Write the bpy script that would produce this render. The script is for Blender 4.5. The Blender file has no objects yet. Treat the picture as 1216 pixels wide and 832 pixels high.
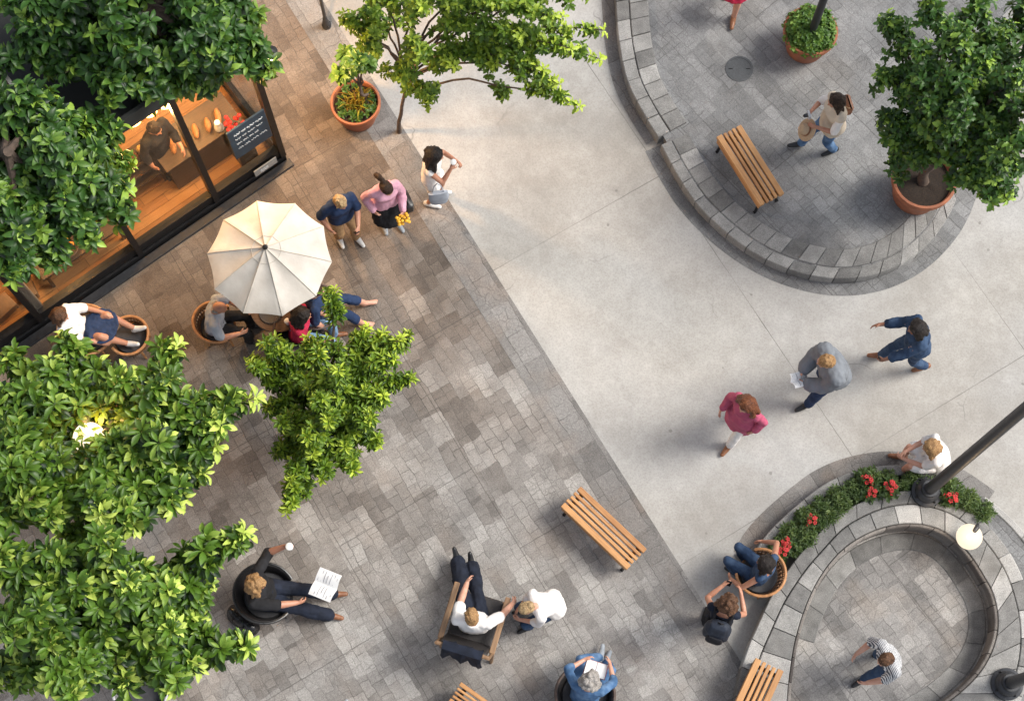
import bpy, bmesh, math, random
import numpy as np
from mathutils import Vector, Matrix, noise

random.seed(7)
rng = np.random.default_rng(11)
sc = bpy.context.scene
COL = sc.collection
V = Vector
R = math.radians

# ------------------------------------------------------------------ camera model (photo pixels are 1216 x 832)
CAM_H = 24.0
FPX = 2000.0
TILT = math.atan(584 / FPX)
CT, ST = math.cos(TILT), math.sin(TILT)


def ray(px, py):
    u, v = (px - 608) / FPX, (416 - py) / FPX
    return V((u, v * CT + ST, v * ST - CT))


def P(px, py, z=0.0):
    d = ray(px, py)
    t = (CAM_H - z) / -d.z
    return V((d.x * t, d.y * t, z))


def ppm(px, py, z=0.0):
    """photo pixels per metre for a level width at this place"""
    return FPX / ((CAM_H - z) / -ray(px, py).z)


cam_d = bpy.data.cameras.new('camera')
cam = bpy.data.objects.new('camera', cam_d)
COL.objects.link(cam)
cam.location = (0, 0, CAM_H)
cam.rotation_euler = (TILT, 0, 0)
cam_d.sensor_width = 36
cam_d.lens = 36 * FPX / 1216
cam_d.clip_start = 0.5
cam_d.clip_end = 600
sc.camera = cam

# ------------------------------------------------------------------ scene organisation


def tag(o, label=None, cat=None, group=None, kind=None):
    if label: o['label'] = label
    if cat: o['category'] = cat
    if group: o['group'] = group
    if kind: o['kind'] = kind
    return o


def empty(name, loc=(0, 0, 0), rz=0.0, scale=1.0):
    o = bpy.data.objects.new(name, None)
    COL.objects.link(o)
    o.location = loc
    o.rotation_euler = (0, 0, rz)
    o.scale = (scale,) * 3
    o.empty_display_size = 0.1
    return o


def thing(name, label, cat, loc=(0, 0, 0), rz=0.0, group=None, scale=1.0):
    return tag(empty(name, loc, rz, scale), label, cat, group)


def head_rz(hx, hy):
    """heading given as an image direction -> rotation that turns local +Y to it"""
    return math.atan2(-hx, -hy)


class Acc:
    """collects closed shapes for one mesh"""

    def __init__(s):
        s.v, s.f, s.t = [], [], []

    def add(s, vs, fs, tone=None):
        n = len(s.v)
        s.v.extend([tuple(p) for p in vs])
        s.f.extend([tuple(i + n for i in q) for q in fs])
        if tone is not None:
            s.t.extend([tone] * len(fs))
        return s

    @staticmethod
    def frame(d):
        d = d.normalized()
        a = V((0, 0, 1)) if abs(d.z) < 0.9 else V((1, 0, 0))
        x = d.cross(a).normalized()
        return x, d.cross(x).normalized(), d

    def rings(s, rings, cap=True, tone=None):
        """rings: list of equal-length point lists"""
        m = len(rings[0])
        vs = [p for r in rings for p in r]
        fs = []
        for i in range(len(rings) - 1):
            for j in range(m):
                k = (j + 1) % m
                fs.append((i * m + j, i * m + k, (i + 1) * m + k, (i + 1) * m + j))
        if cap:
            fs.append(tuple(reversed(range(m))))
            fs.append(tuple((len(rings) - 1) * m + j for j in range(m)))
        return s.add(vs, fs, tone)

    def capsule(s, a, b, ra, rb, seg=10, tone=None):
        a, b = V(a), V(b)
        d = b - a
        if d.length < 1e-6: d = V((0, 0, 1e-4))
        x, y, z = s.frame(d)
        rr = []
        for al in (-80, -50, -20):
            al = R(al); rr.append((a + z * ra * math.sin(al), ra * math.cos(al)))
        rr.append((a, ra)); rr.append((b, rb))
        for al in (20, 50, 80):
            al = R(al); rr.append((b + z * rb * math.sin(al), rb * math.cos(al)))
        rings = [[c + x * (r * math.cos(2 * math.pi * k / seg)) + y * (r * math.sin(2 * math.pi * k / seg)) for k in range(seg)] for c, r in rr]
        return s.rings(rings, True, tone)

    def chain(s, pts, rad, seg=10):
        for i in range(len(pts) - 1):
            s.capsule(pts[i], pts[i + 1], rad[i], rad[i + 1], seg)
        return s

    def ellip(s, c, r, M=None, seg=14, nr=9, tone=None):
        c = V(c)
        M = M or Matrix.Identity(3)
        rings = []
        for i in range(nr):
            al = -math.pi / 2 + math.pi * (i + 0.35) / (nr - 0.3)
            rings.append([c + M @ V((r[0] * math.cos(al) * math.cos(2 * math.pi * k / seg), r[1] * math.cos(al) * math.sin(2 * math.pi * k / seg), r[2] * math.sin(al))) for k in range(seg)])
        return s.rings(rings, True, tone)

    def loft(s, rr, seg=18, pw=2.4, cap=True, tone=None):
        """rr: (centre, x axis, y axis, rx, ry)"""
        rings = []
        for c, ax, ay, rx, ry in rr:
            ring = []
            for k in range(seg):
                t = 2 * math.pi * k / seg
                cx, cy = math.cos(t), math.sin(t)
                ring.append(V(c) + V(ax) * (rx * math.copysign(abs(cx) ** (2 / pw), cx)) + V(ay) * (ry * math.copysign(abs(cy) ** (2 / pw), cy)))
            rings.append(ring)
        return s.rings(rings, cap, tone)

    def tube(s, pts, rad, seg=8, cap=True, tone=None):
        pts = [V(p) for p in pts]
        if not hasattr(rad, '__len__'): rad = [rad] * len(pts)
        rings = []
        x = None
        for i, p in enumerate(pts):
            d = (pts[min(i + 1, len(pts) - 1)] - pts[max(i - 1, 0)]).normalized()
            if x is None:
                x, y, _ = s.frame(d)
            else:
                x = (x - d * x.dot(d)).normalized(); y = d.cross(x)
            rings.append([p + x * (rad[i] * math.cos(2 * math.pi * k / seg)) + y * (rad[i] * math.sin(2 * math.pi * k / seg)) for k in range(seg)])
        return s.rings(rings, cap, tone)

    def lathe(s, prof, seg=32, c=(0, 0, 0), tone=None):
        """prof: (r, z) list, closed if first and last have r 0"""
        c = V(c)
        rings = [[c + V((max(r, 1e-4) * math.cos(2 * math.pi * k / seg), max(r, 1e-4) * math.sin(2 * math.pi * k / seg), z)) for k in range(seg)] for r, z in prof]
        return s.rings(rings, True, tone)

    def box(s, c, h, M=None, tone=None, bev=0.0):
        c = V(c); M = M or Matrix.Identity(3)
        if bev <= 0:
            vs = [c + M @ V((sx * h[0], sy * h[1], sz * h[2])) for sz in (-1, 1) for sy in (-1, 1) for sx in (-1, 1)]
            return s.add(vs, [(0, 2, 3, 1), (4, 5, 7, 6), (0, 1, 5, 4), (2, 6, 7, 3), (0, 4, 6, 2), (1, 3, 7, 5)], tone)
        # chamfered box: rings of an octagon
        def ring(z, k):
            hx, hy = h[0] - k, h[1] - k
            b = bev
            q = [(hx, -hy + b), (hx, hy - b), (hx - b, hy), (-hx + b, hy), (-hx, hy - b), (-hx, -hy + b), (-hx + b, -hy), (hx - b, -hy)]
            return [c + M @ V((x, y, z)) for x, y in q]
        return s.rings([ring(-h[2], bev), ring(-h[2] + bev, 0), ring(h[2] - bev, 0), ring(h[2], bev)], True, tone)

    def mesh(s, name, smooth=True):
        me = bpy.data.meshes.new(name)
        me.from_pydata(s.v, [], s.f)
        if s.t:
            at = me.attributes.new('tone', 'FLOAT', 'FACE')
            at.data.foreach_set('value', np.array(s.t, dtype=np.float32))
        me.polygons.foreach_set('use_smooth', np.full(len(me.polygons), smooth))
        me.update()
        return me

    def build(s, name, mat, parent=None, smooth=True, fix=True):
        me = s.mesh(name, smooth)
        if fix:
            bm = bmesh.new(); bm.from_mesh(me)
            bmesh.ops.recalc_face_normals(bm, faces=bm.faces)
            bm.to_mesh(me); bm.free()
        if smooth and hasattr(me, 'set_sharp_from_angle'):
            me.set_sharp_from_angle(angle=R(42))
        for m in (mat if isinstance(mat, (list, tuple)) else [mat]):
            me.materials.append(m)
        o = bpy.data.objects.new(name, me)
        COL.objects.link(o)
        if parent is not None: o.parent = parent
        return o


# ------------------------------------------------------------------ remeshed (sculpted) surfaces, baked in one go
PENDING = []


def sculpt(name, acc, mats, parent, voxel=0.011, smooth_it=2, post=None):
    me = acc.mesh(name)
    o = bpy.data.objects.new(name, me)
    COL.objects.link(o)
    o.parent = parent
    m = o.modifiers.new('r', 'REMESH'); m.mode = 'VOXEL'; m.voxel_size = voxel
    if smooth_it:
        q = o.modifiers.new('s', 'SMOOTH'); q.iterations = smooth_it; q.factor = 0.5
    PENDING.append((o, mats if isinstance(mats, (list, tuple)) else [mats], post))
    return o


def bake_sculpts():
    dg = bpy.context.evaluated_depsgraph_get()
    dg.update()
    out = []
    for o, mats, post in PENDING:
        me = bpy.data.meshes.new_from_object(o.evaluated_get(dg))
        out.append((o, me))
    for (o, me), (_, mats, post) in zip(out, PENDING):
        o.modifiers.clear()
        old = o.data
        nm = old.name
        o.data = me
        bpy.data.meshes.remove(old)
        me.name = nm
        me.materials.clear()
        for m in mats: me.materials.append(m)
        if post: post(me)
        me.polygons.foreach_set('use_smooth', np.ones(len(me.polygons), dtype=bool))
        me.update()
    PENDING.clear()


def crinkle(amp=0.006, freq=14.0, stretch=(1, 1, 0.45), seed=0.0):
    def post(me):
        nrm = [v.normal.copy() for v in me.vertices]
        for v, n in zip(me.vertices, nrm):
            q = V((v.co.x * freq * stretch[0] + seed, v.co.y * freq * stretch[1], v.co.z * freq * stretch[2]))
            w = noise.noise(q) + 0.5 * noise.noise(q * 2.1)
            v.co += n * (amp * w)
    return post


# ------------------------------------------------------------------ materials
MATS = {}


def nodes_of(name):
    m = bpy.data.materials.new(name)
    m.use_nodes = True
    nt = m.node_tree
    b = nt.nodes['Principled BSDF']
    return m, nt, b


def N(nt, typ, **kw):
    n = nt.nodes.new(typ)
    for k, v in kw.items():
        if k.startswith('i_'):
            n.inputs[k[2:].replace('_', ' ')].default_value = v
        else:
            setattr(n, k, v)
    return n


def L(nt, a, b):
    nt.links.new(a, b)


def objco(nt, scale=1.0, rot=0.0, stretch=None):
    tc = N(nt, 'ShaderNodeTexCoord')
    mp = N(nt, 'ShaderNodeMapping')
    mp.inputs['Scale'].default_value = stretch or (scale,) * 3
    mp.inputs['Rotation'].default_value = (0, 0, rot)
    L(nt, tc.outputs['Object'], mp.inputs['Vector'])
    return mp.outputs['Vector']


def mixc(nt, fac, a, b, mode='MIX'):
    n = N(nt, 'ShaderNodeMix', data_type='RGBA', blend_type=mode)
    for sock, v in ((n.inputs[0], fac), (n.inputs[6], a), (n.inputs[7], b)):
        if isinstance(v, bpy.types.NodeSocket): L(nt, v, sock)
        elif isinstance(v, (int, float)): sock.default_value = v
        else: sock.default_value = (*v, 1) if len(v) == 3 else v
    return n.outputs[2]


def ramp(nt, fac, stops):
    n = N(nt, 'ShaderNodeValToRGB')
    e = n.color_ramp.elements
    while len(e) < len(stops): e.new(0.5)
    for el, (p, c) in zip(e, stops):
        el.position = p
        el.color = (*c, 1) if len(c) == 3 else (c[0], c[0], c[0], 1)
    L(nt, fac, n.inputs['Fac'])
    return n.outputs['Color']


def math_n(nt, op, a, b=None, clamp=False):
    n = N(nt, 'ShaderNodeMath', operation=op, use_clamp=clamp)
    for i, v in enumerate((a, b)):
        if v is None: continue
        if isinstance(v, bpy.types.NodeSocket): L(nt, v, n.inputs[i])
        else: n.inputs[i].default_value = v
    return n.outputs[0]


def noise_t(nt, vec, scale, detail=4.0, rough=0.55):
    n = N(nt, 'ShaderNodeTexNoise')
    n.inputs['Scale'].default_value = scale
    n.inputs['Detail'].default_value = detail
    n.inputs['Roughness'].default_value = rough
    L(nt, vec, n.inputs['Vector'])
    return n


def bump(nt, h, b, strength=0.3, dist=0.01):
    n = N(nt, 'ShaderNodeBump')
    n.inputs['Strength'].default_value = strength
    n.inputs['Distance'].default_value = dist
    L(nt, h, n.inputs['Height'])
    L(nt, n.outputs['Normal'], b.inputs['Normal'])


def cloth(name, col, rough=0.85, var=0.25, pattern=None, col2=None, pscale=40):
    if name in MATS: return MATS[name]
    m, nt, b = nodes_of(name)
    co = objco(nt)
    n = noise_t(nt, co, 9, 5)
    lo = tuple(c * (1 - var) for c in col); hi = tuple(min(1, c * (1 + var)) for c in col)
    c = ramp(nt, n.outputs['Fac'], [(0.3, lo), (0.7, hi)])
    if pattern == 'stripe':
        w = N(nt, 'ShaderNodeTexWave', wave_type='BANDS', bands_direction='Y')
        w.inputs['Scale'].default_value = pscale; w.inputs['Distortion'].default_value = 2.5
        w.inputs['Detail'].default_value = 2
        L(nt, co, w.inputs['Vector'])
        c = mixc(nt, ramp(nt, w.outputs['Fac'], [(0.42, (0,)), (0.58, (1,))]), c, col2)
    elif pattern == 'spots':
        w = N(nt, 'ShaderNodeTexVoronoi'); w.inputs['Scale'].default_value = pscale
        L(nt, co, w.inputs['Vector'])
        c = mixc(nt, ramp(nt, w.outputs['Distance'], [(0.25, (1,)), (0.4, (0,))]), c, col2)
    elif pattern == 'fade':
        w = noise_t(nt, co, 5, 3)
        c = mixc(nt, ramp(nt, w.outputs['Fac'], [(0.45, (0,)), (0.65, (1,))]), c, col2)
    L(nt, c, b.inputs['Base Color'])
    b.inputs['Roughness'].default_value = rough
    b.inputs['Specular IOR Level'].default_value = 0.25
    f = noise_t(nt, co, 260, 2)
    bump(nt, f.outputs['Fac'], b, 0.25, 0.004)
    MATS[name] = m
    return m


def skin(name, col):
    if name in MATS: return MATS[name]
    m, nt, b = nodes_of(name)
    co = objco(nt)
    n = noise_t(nt, co, 12, 5)
    c = ramp(nt, n.outputs['Fac'], [(0.3, (col[0] * .85, col[1] * .72, col[2] * .68)), (0.7, col)])
    L(nt, c, b.inputs['Base Color'])
    b.inputs['Roughness'].default_value = 0.5
    b.inputs['Subsurface Weight'].default_value = 0.08
    b.inputs['Subsurface Radius'].default_value = (0.02, 0.008, 0.005)
    MATS[name] = m
    return m


def hairm(name, col, col2):
    if name in MATS: return MATS[name]
    m, nt, b = nodes_of(name)
    co = objco(nt, stretch=(70, 70, 9))
    n = noise_t(nt, co, 1.3, 4, 0.6)
    n2 = noise_t(nt, objco(nt), 16, 3)
    f = math_n(nt, 'MULTIPLY', n.outputs['Fac'], math_n(nt, 'ADD', n2.outputs['Fac'], 0.5))
    c = ramp(nt, f, [(0.32, col), (0.68, col2)])
    L(nt, c, b.inputs['Base Color'])
    b.inputs['Roughness'].default_value = 0.5
    b.inputs['Specular IOR Level'].default_value = 0.22
    bump(nt, n.outputs['Fac'], b, 0.9, 0.012)
    MATS[name] = m
    return m


def plain(name, col, rough=0.5, metal=0.0, var=0.15, nscale=12, bmp=0.0, bscale=80, coat=0.0):
    if name in MATS: return MATS[name]
    m, nt, b = nodes_of(name)
    co = objco(nt)
    n = noise_t(nt, co, nscale, 6)
    c = ramp(nt, n.outputs['Fac'], [(0.3, tuple(x * (1 - var) for x in col)), (0.7, tuple(min(1, x * (1 + var)) for x in col))])
    L(nt, c, b.inputs['Base Color'])
    L(nt, ramp(nt, n.outputs['Fac'], [(0.3, (max(0, rough - .08),)), (0.7, (min(1, rough + .08),))]), b.inputs['Roughness'])
    b.inputs['Metallic'].default_value = metal
    b.inputs['Coat Weight'].default_value = coat
    if bmp:
        bump(nt, noise_t(nt, co, bscale, 4).outputs['Fac'], b, bmp, 0.006)
    MATS[name] = m
    return m


def emit(name, col, strength):
    if name in MATS: return MATS[name]
    m, nt, b = nodes_of(name)
    b.inputs['Base Color'].default_value = (*col, 1)
    b.inputs['Emission Color'].default_value = (*col, 1)
    b.inputs['Emission Strength'].default_value = strength
    MATS[name] = m
    return m


def wood(name, c1, c2, rough=0.5, axis='X', scale=6):
    if name in MATS: return MATS[name]
    m, nt, b = nodes_of(name)
    st = {'X': (0.6, 9, 9), 'Y': (9, 0.6, 9), 'Z': (9, 9, 0.6)}[axis]
    co = objco(nt, stretch=st)
    n = noise_t(nt, co, scale, 6, 0.65)
    n2 = noise_t(nt, objco(nt), 3.1, 3)
    f = math_n(nt, 'ADD', math_n(nt, 'MULTIPLY', n.outputs['Fac'], 0.7), math_n(nt, 'MULTIPLY', n2.outputs['Fac'], 0.3))
    at = N(nt, 'ShaderNodeAttribute', attribute_name='tone')
    f = math_n(nt, 'ADD', f, math_n(nt, 'MULTIPLY', at.outputs['Fac'], 0.25))
    L(nt, ramp(nt, f, [(0.35, c1), (0.75, c2)]), b.inputs['Base Color'])
    b.inputs['Roughness'].default_value = rough
    bump(nt, n.outputs['Fac'], b, 0.35, 0.006)
    MATS[name] = m
    return m


def leafm(name, dark, mid, young, trans=0.3, rough=0.42):
    if name in MATS: return MATS[name]
    m, nt, b = nodes_of(name)
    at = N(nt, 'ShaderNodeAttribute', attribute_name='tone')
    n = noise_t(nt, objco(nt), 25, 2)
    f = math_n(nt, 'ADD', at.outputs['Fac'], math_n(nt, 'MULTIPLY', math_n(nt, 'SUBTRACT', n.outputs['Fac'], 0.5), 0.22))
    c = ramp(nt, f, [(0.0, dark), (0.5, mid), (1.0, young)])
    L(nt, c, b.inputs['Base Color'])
    b.inputs['Roughness'].default_value = rough
    b.inputs['Specular IOR Level'].default_value = 0.35
    tr = N(nt, 'ShaderNodeBsdfTranslucent')
    L(nt, mixc(nt, 0.55, c, (0.35, 0.5, 0.03), 'MIX'), tr.inputs['Color'])
    mx = N(nt, 'ShaderNodeMixShader'); mx.inputs[0].default_value = trans
    L(nt, b.outputs[0], mx.inputs[1]); L(nt, tr.outputs[0], mx.inputs[2])
    L(nt, mx.outputs[0], nt.nodes['Material Output'].inputs['Surface'])
    MATS[name] = m
    return m


def spline(pts, n):
    """Catmull-Rom through points, n samples per span"""
    pts = [V(p) for p in pts]
    out = []
    for i in range(len(pts) - 1):
        p0 = pts[max(i - 1, 0)]; p1 = pts[i]; p2 = pts[i + 1]; p3 = pts[min(i + 2, len(pts) - 1)]
        for k in range(n):
            t = k / n
            out.append(0.5 * ((2 * p1) + (p2 - p0) * t + (2 * p0 - 5 * p1 + 4 * p2 - p3) * t * t + (3 * p1 - p0 - 3 * p2 + p3) * t ** 3))
    out.append(pts[-1])
    return out


def resample(pts, n):
    d = [0]
    for a, b in zip(pts, pts[1:]): d.append(d[-1] + (b - a).length)
    out = []
    j = 0
    for k in range(n):
        s = d[-1] * k / (n - 1)
        while j < len(pts) - 2 and d[j + 1] < s: j += 1
        t = (s - d[j]) / max(d[j + 1] - d[j], 1e-9)
        out.append(pts[j].lerp(pts[j + 1], min(max(t, 0), 1)))
    return out
# ------------------------------------------------------------------ paving materials
bd = (P(870, 770) - P(490, 170)).normalized()          # long border between the two pavings
GRID = math.atan2(bd.y, bd.x)


def brick(nt, vec, w, h, mortar, c1=(0, 0, 0), c2=(1, 1, 1), off=0.5, smooth=0.3, squash=1.0):
    n = N(nt, 'ShaderNodeTexBrick')
    n.offset = off
    n.squash = squash
    n.inputs['Scale'].default_value = 1
    n.inputs['Brick Width'].default_value = w
    n.inputs['Row Height'].default_value = h
    n.inputs['Mortar Size'].default_value = mortar
    n.inputs['Mortar Smooth'].default_value = smooth
    n.inputs['Bias'].default_value = 0
    n.inputs['Color1'].default_value = (*c1, 1)
    n.inputs['Color2'].default_value = (*c2, 1)
    n.inputs['Mortar'].default_value = (0.5, 0.5, 0.5, 1)
    L(nt, vec, n.inputs['Vector'])
    return n


def warp(nt, vec, scale, amount):
    n = noise_t(nt, vec, scale, 3)
    a = N(nt, 'ShaderNodeVectorMath', operation='MULTIPLY_ADD')
    a.inputs[1].default_value = (amount,) * 3
    L(nt, n.outputs['Color'], a.inputs[0])
    L(nt, vec, a.inputs[2])
    return a.outputs[0]


def paver(name, dark, mid, light, rot, patch=(0.46, 0.33), sett=(0.23, 0.165), patchy=1.0, tint=None, joints=True, loc=(0, 0, 0), brown=None):
    m, nt, b = nodes_of(name)
    tc = N(nt, 'ShaderNodeTexCoord')
    mp = N(nt, 'ShaderNodeMapping')
    mp.vector_type = 'TEXTURE'
    mp.inputs['Rotation'].default_value = (0, 0, rot)
    mp.inputs['Location'].default_value = loc
    L(nt, tc.outputs['Object'], mp.inputs['Vector'])
    base = mp.outputs['Vector']
    co = warp(nt, base, 2.2, 0.10)
    co = warp(nt, co, 9.0, 0.045)
    A = brick(nt, co, patch[0], patch[1], 0.0, off=0.37)
    A2 = brick(nt, co, patch[0] * 2.5, patch[1] * 2.0, 0.0, off=0.29)
    B = brick(nt, co, sett[0], sett[1], 0.007, off=0.46, smooth=0.6)
    B2 = brick(nt, warp(nt, base, 9, 0.07), sett[0] * 0.5, sett[1] * 0.93, 0.005, off=0.31, smooth=0.6)
    big = noise_t(nt, base, 0.35, 3)
    med = noise_t(nt, base, 2.2, 5, 0.6)
    fine = noise_t(nt, base, 60, 4, 0.7)
    grit = noise_t(nt, base, 190, 2, 0.6)
    f = math_n(nt, 'MULTIPLY', A.outputs['Color'], 0.34 * patchy)
    f = math_n(nt, 'ADD', f, math_n(nt, 'MULTIPLY', A2.outputs['Color'], 0.17 * patchy))
    f = math_n(nt, 'ADD', f, math_n(nt, 'MULTIPLY', B.outputs['Color'], 0.20))
    f = math_n(nt, 'ADD', f, math_n(nt, 'MULTIPLY', med.outputs['Fac'], 0.55))
    f = math_n(nt, 'ADD', f, math_n(nt, 'MULTIPLY', big.outputs['Fac'], 0.35))
    f = math_n(nt, 'ADD', f, -0.285 - 0.16 * (patchy - 1))
    c = ramp(nt, f, [(0.15, dark), (0.5, mid), (0.9, light)])
    # colour drift: some setts warmer, some bluer
    hue = noise_t(nt, base, 1.3, 2)
    c = mixc(nt, math_n(nt, 'MULTIPLY', ramp(nt, hue.outputs['Fac'], [(0.5, (0,)), (0.7, (1,))]), 0.35), c, tint or (0.27, 0.2, 0.15))
    if brown:                                              # darker and browner towards the shop, mixed block by block
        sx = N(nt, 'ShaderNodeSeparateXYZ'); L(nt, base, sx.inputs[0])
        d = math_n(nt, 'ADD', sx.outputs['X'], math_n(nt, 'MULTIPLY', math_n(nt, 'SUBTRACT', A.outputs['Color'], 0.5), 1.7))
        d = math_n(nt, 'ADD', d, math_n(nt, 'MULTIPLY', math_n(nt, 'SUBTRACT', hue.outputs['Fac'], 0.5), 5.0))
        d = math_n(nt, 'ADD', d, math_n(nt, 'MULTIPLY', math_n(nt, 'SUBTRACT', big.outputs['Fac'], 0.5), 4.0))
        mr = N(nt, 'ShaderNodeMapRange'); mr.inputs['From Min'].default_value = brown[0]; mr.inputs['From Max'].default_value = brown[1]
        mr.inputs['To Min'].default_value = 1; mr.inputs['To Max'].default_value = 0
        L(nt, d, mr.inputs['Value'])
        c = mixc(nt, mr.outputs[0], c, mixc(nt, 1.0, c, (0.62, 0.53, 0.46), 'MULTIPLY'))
    # grit
    g = math_n(nt, 'ADD', math_n(nt, 'MULTIPLY', fine.outputs['Fac'], 0.6), math_n(nt, 'MULTIPLY', grit.outputs['Fac'], 0.4))
    c = mixc(nt, 1.0, c, ramp(nt, g, [(0.33, (0.55,)), (0.5, (1.0,)), (0.68, (1.5,))]), 'MULTIPLY')
    # joints between setts, worn away here and there
    wear = ramp(nt, noise_t(nt, base, 1.7, 4).outputs['Fac'], [(0.38, (0.15,)), (0.6, (1,))])
    wear2 = ramp(nt, noise_t(nt, base, 2.9, 4).outputs['Fac'], [(0.48, (0.0,)), (0.62, (1,))])
    j = math_n(nt, 'MULTIPLY', B.outputs['Fac'], wear)
    j = math_n(nt, 'MAXIMUM', j, math_n(nt, 'MULTIPLY', math_n(nt, 'MULTIPLY', B2.outputs['Fac'], wear2), 0.75))
    ck = N(nt, 'ShaderNodeTexVoronoi', feature='DISTANCE_TO_EDGE'); ck.inputs['Scale'].default_value = 6.5
    L(nt, co, ck.inputs['Vector'])
    wear3 = ramp(nt, noise_t(nt, base, 1.1, 4).outputs['Fac'], [(0.45, (0.0,)), (0.62, (1,))])
    j = math_n(nt, 'MAXIMUM', j, math_n(nt, 'MULTIPLY', math_n(nt, 'MULTIPLY', ramp(nt, ck.outputs['Distance'], [(0.01, (1,)), (0.05, (0,))]), wear3), 0.55))
    if joints:
        J = brick(nt, warp(nt, base, 5, 0.02), 3.4, 2.2, 0.007, off=0.4, smooth=0.2)
        j = math_n(nt, 'MAXIMUM', j, J.outputs['Fac'])
    c = mixc(nt, math_n(nt, 'MULTIPLY', j, 0.54), c, (0.06, 0.055, 0.05))
    # old spots
    sp = N(nt, 'ShaderNodeTexVoronoi'); sp.inputs['Scale'].default_value = 4.5
    L(nt, base, sp.inputs['Vector'])
    c = mixc(nt, math_n(nt, 'MULTIPLY', ramp(nt, sp.outputs['Distance'], [(0.04, (1,)), (0.07, (0,))]), 0.35), c, (0.06, 0.055, 0.05))
    L(nt, c, b.inputs['Base Color'])
    b.inputs['Roughness'].default_value = 0.85
    b.inputs['Specular IOR Level'].default_value = 0.25
    h = math_n(nt, 'SUBTRACT', math_n(nt, 'MULTIPLY', g, 0.5), j)
    bump(nt, h, b, 0.55, 0.012)
    MATS[name] = m
    return m


def concrete(name, c0, c1, rot, loc):
    m, nt, b = nodes_of(name)
    tc = N(nt, 'ShaderNodeTexCoord')
    mp = N(nt, 'ShaderNodeMapping'); mp.vector_type = 'TEXTURE'
    mp.inputs['Rotation'].default_value = (0, 0, rot)
    mp.inputs['Location'].default_value = loc
    L(nt, tc.outputs['Object'], mp.inputs['Vector'])
    base = mp.outputs['Vector']
    med = noise_t(nt, base, 0.9, 6, 0.62)
    med2 = noise_t(nt, base, 4.5, 5, 0.6)
    fine = noise_t(nt, base, 70, 4, 0.75)
    grit = N(nt, 'ShaderNodeTexVoronoi'); grit.inputs['Scale'].default_value = 34
    L(nt, base, grit.inputs['Vector'])
    slab = brick(nt, base, 5.2, 3.1, 0.0, off=0.0)
    f = math_n(nt, 'ADD', math_n(nt, 'MULTIPLY', med.outputs['Fac'], 0.6), math_n(nt, 'MULTIPLY', med2.outputs['Fac'], 0.4))
    f = math_n(nt, 'ADD', f, math_n(nt, 'MULTIPLY', math_n(nt, 'SUBTRACT', slab.outputs['Color'], 0.5), 0.10))
    c = ramp(nt, f, [(0.3, c0), (0.7, c1)])
    # cool grey drift
    hue = noise_t(nt, base, 0.28, 2)
    c = mixc(nt, math_n(nt, 'MULTIPLY', ramp(nt, hue.outputs['Fac'], [(0.42, (0,)), (0.62, (1,))]), 0.4), c, (0.40, 0.41, 0.42))
    g = math_n(nt, 'ADD', math_n(nt, 'MULTIPLY', fine.outputs['Fac'], 0.75), math_n(nt, 'MULTIPLY', grit.outputs['Distance'], 0.3))
    c = mixc(nt, 1.0, c, ramp(nt, g, [(0.34, (0.82,)), (0.5, (1.0,)), (0.68, (1.12,))]), 'MULTIPLY')
    # stains with soft outline
    st = noise_t(nt, base, 1.6, 3, 0.5)
    c = mixc(nt, math_n(nt, 'MULTIPLY', ramp(nt, st.outputs['Fac'], [(0.62, (0,)), (0.74, (1,))]), 0.3), c, (0.24, 0.22, 0.2))
    J = brick(nt, warp(nt, base, 6, 0.012), 5.2, 3.1, 0.006, off=0.0, smooth=0.1)
    fade = ramp(nt, noise_t(nt, base, 0.5, 3).outputs['Fac'], [(0.4, (0.25,)), (0.62, (1,))])
    j = math_n(nt, 'MULTIPLY', J.outputs['Fac'], fade)
    c = mixc(nt, math_n(nt, 'MULTIPLY', j, 0.8), c, (0.06, 0.055, 0.05))
    # gum spots and drips
    gs = N(nt, 'ShaderNodeTexVoronoi'); gs.inputs['Scale'].default_value = 2.1; gs.inputs['Randomness'].default_value = 1
    L(nt, warp(nt, base, 12, 0.03), gs.inputs['Vector'])
    c = mixc(nt, math_n(nt, 'MULTIPLY', ramp(nt, gs.outputs['Distance'], [(0.04, (1,)), (0.06, (0,))]), 0.5), c, (0.13, 0.12, 0.11))
    # worn, dirty walking lines
    wl_ = noise_t(nt, warp(nt, base, 0.4, 1.5), 0.45, 6, 0.7)
    c = mixc(nt, math_n(nt, 'MULTIPLY', ramp(nt, wl_.outputs['Fac'], [(0.46, (0,)), (0.68, (1,))]), 0.46), c, (0.215, 0.195, 0.17))
    # hairline cracks
    cr = N(nt, 'ShaderNodeTexVoronoi', feature='DISTANCE_TO_EDGE'); cr.inputs['Scale'].default_value = 0.33
    L(nt, warp(nt, base, 1.5, 0.5), cr.inputs['Vector'])
    ck = math_n(nt, 'MULTIPLY', ramp(nt, cr.outputs['Distance'], [(0.0, (1,)), (0.0035, (0,))]), ramp(nt, noise_t(nt, base, 0.8, 2).outputs['Fac'], [(0.55, (0,)), (0.65, (1,))]))
    c = mixc(nt, math_n(nt, 'MULTIPLY', ck, 0.5), c, (0.1, 0.095, 0.09))
    L(nt, c, b.inputs['Base Color'])
    b.inputs['Roughness'].default_value = 0.88
    b.inputs['Specular IOR Level'].default_value = 0.2
    bump(nt, math_n(nt, 'SUBTRACT', math_n(nt, 'MULTIPLY', g, 0.5), j), b, 0.4, 0.008)
    MATS[name] = m
    return m


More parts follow.
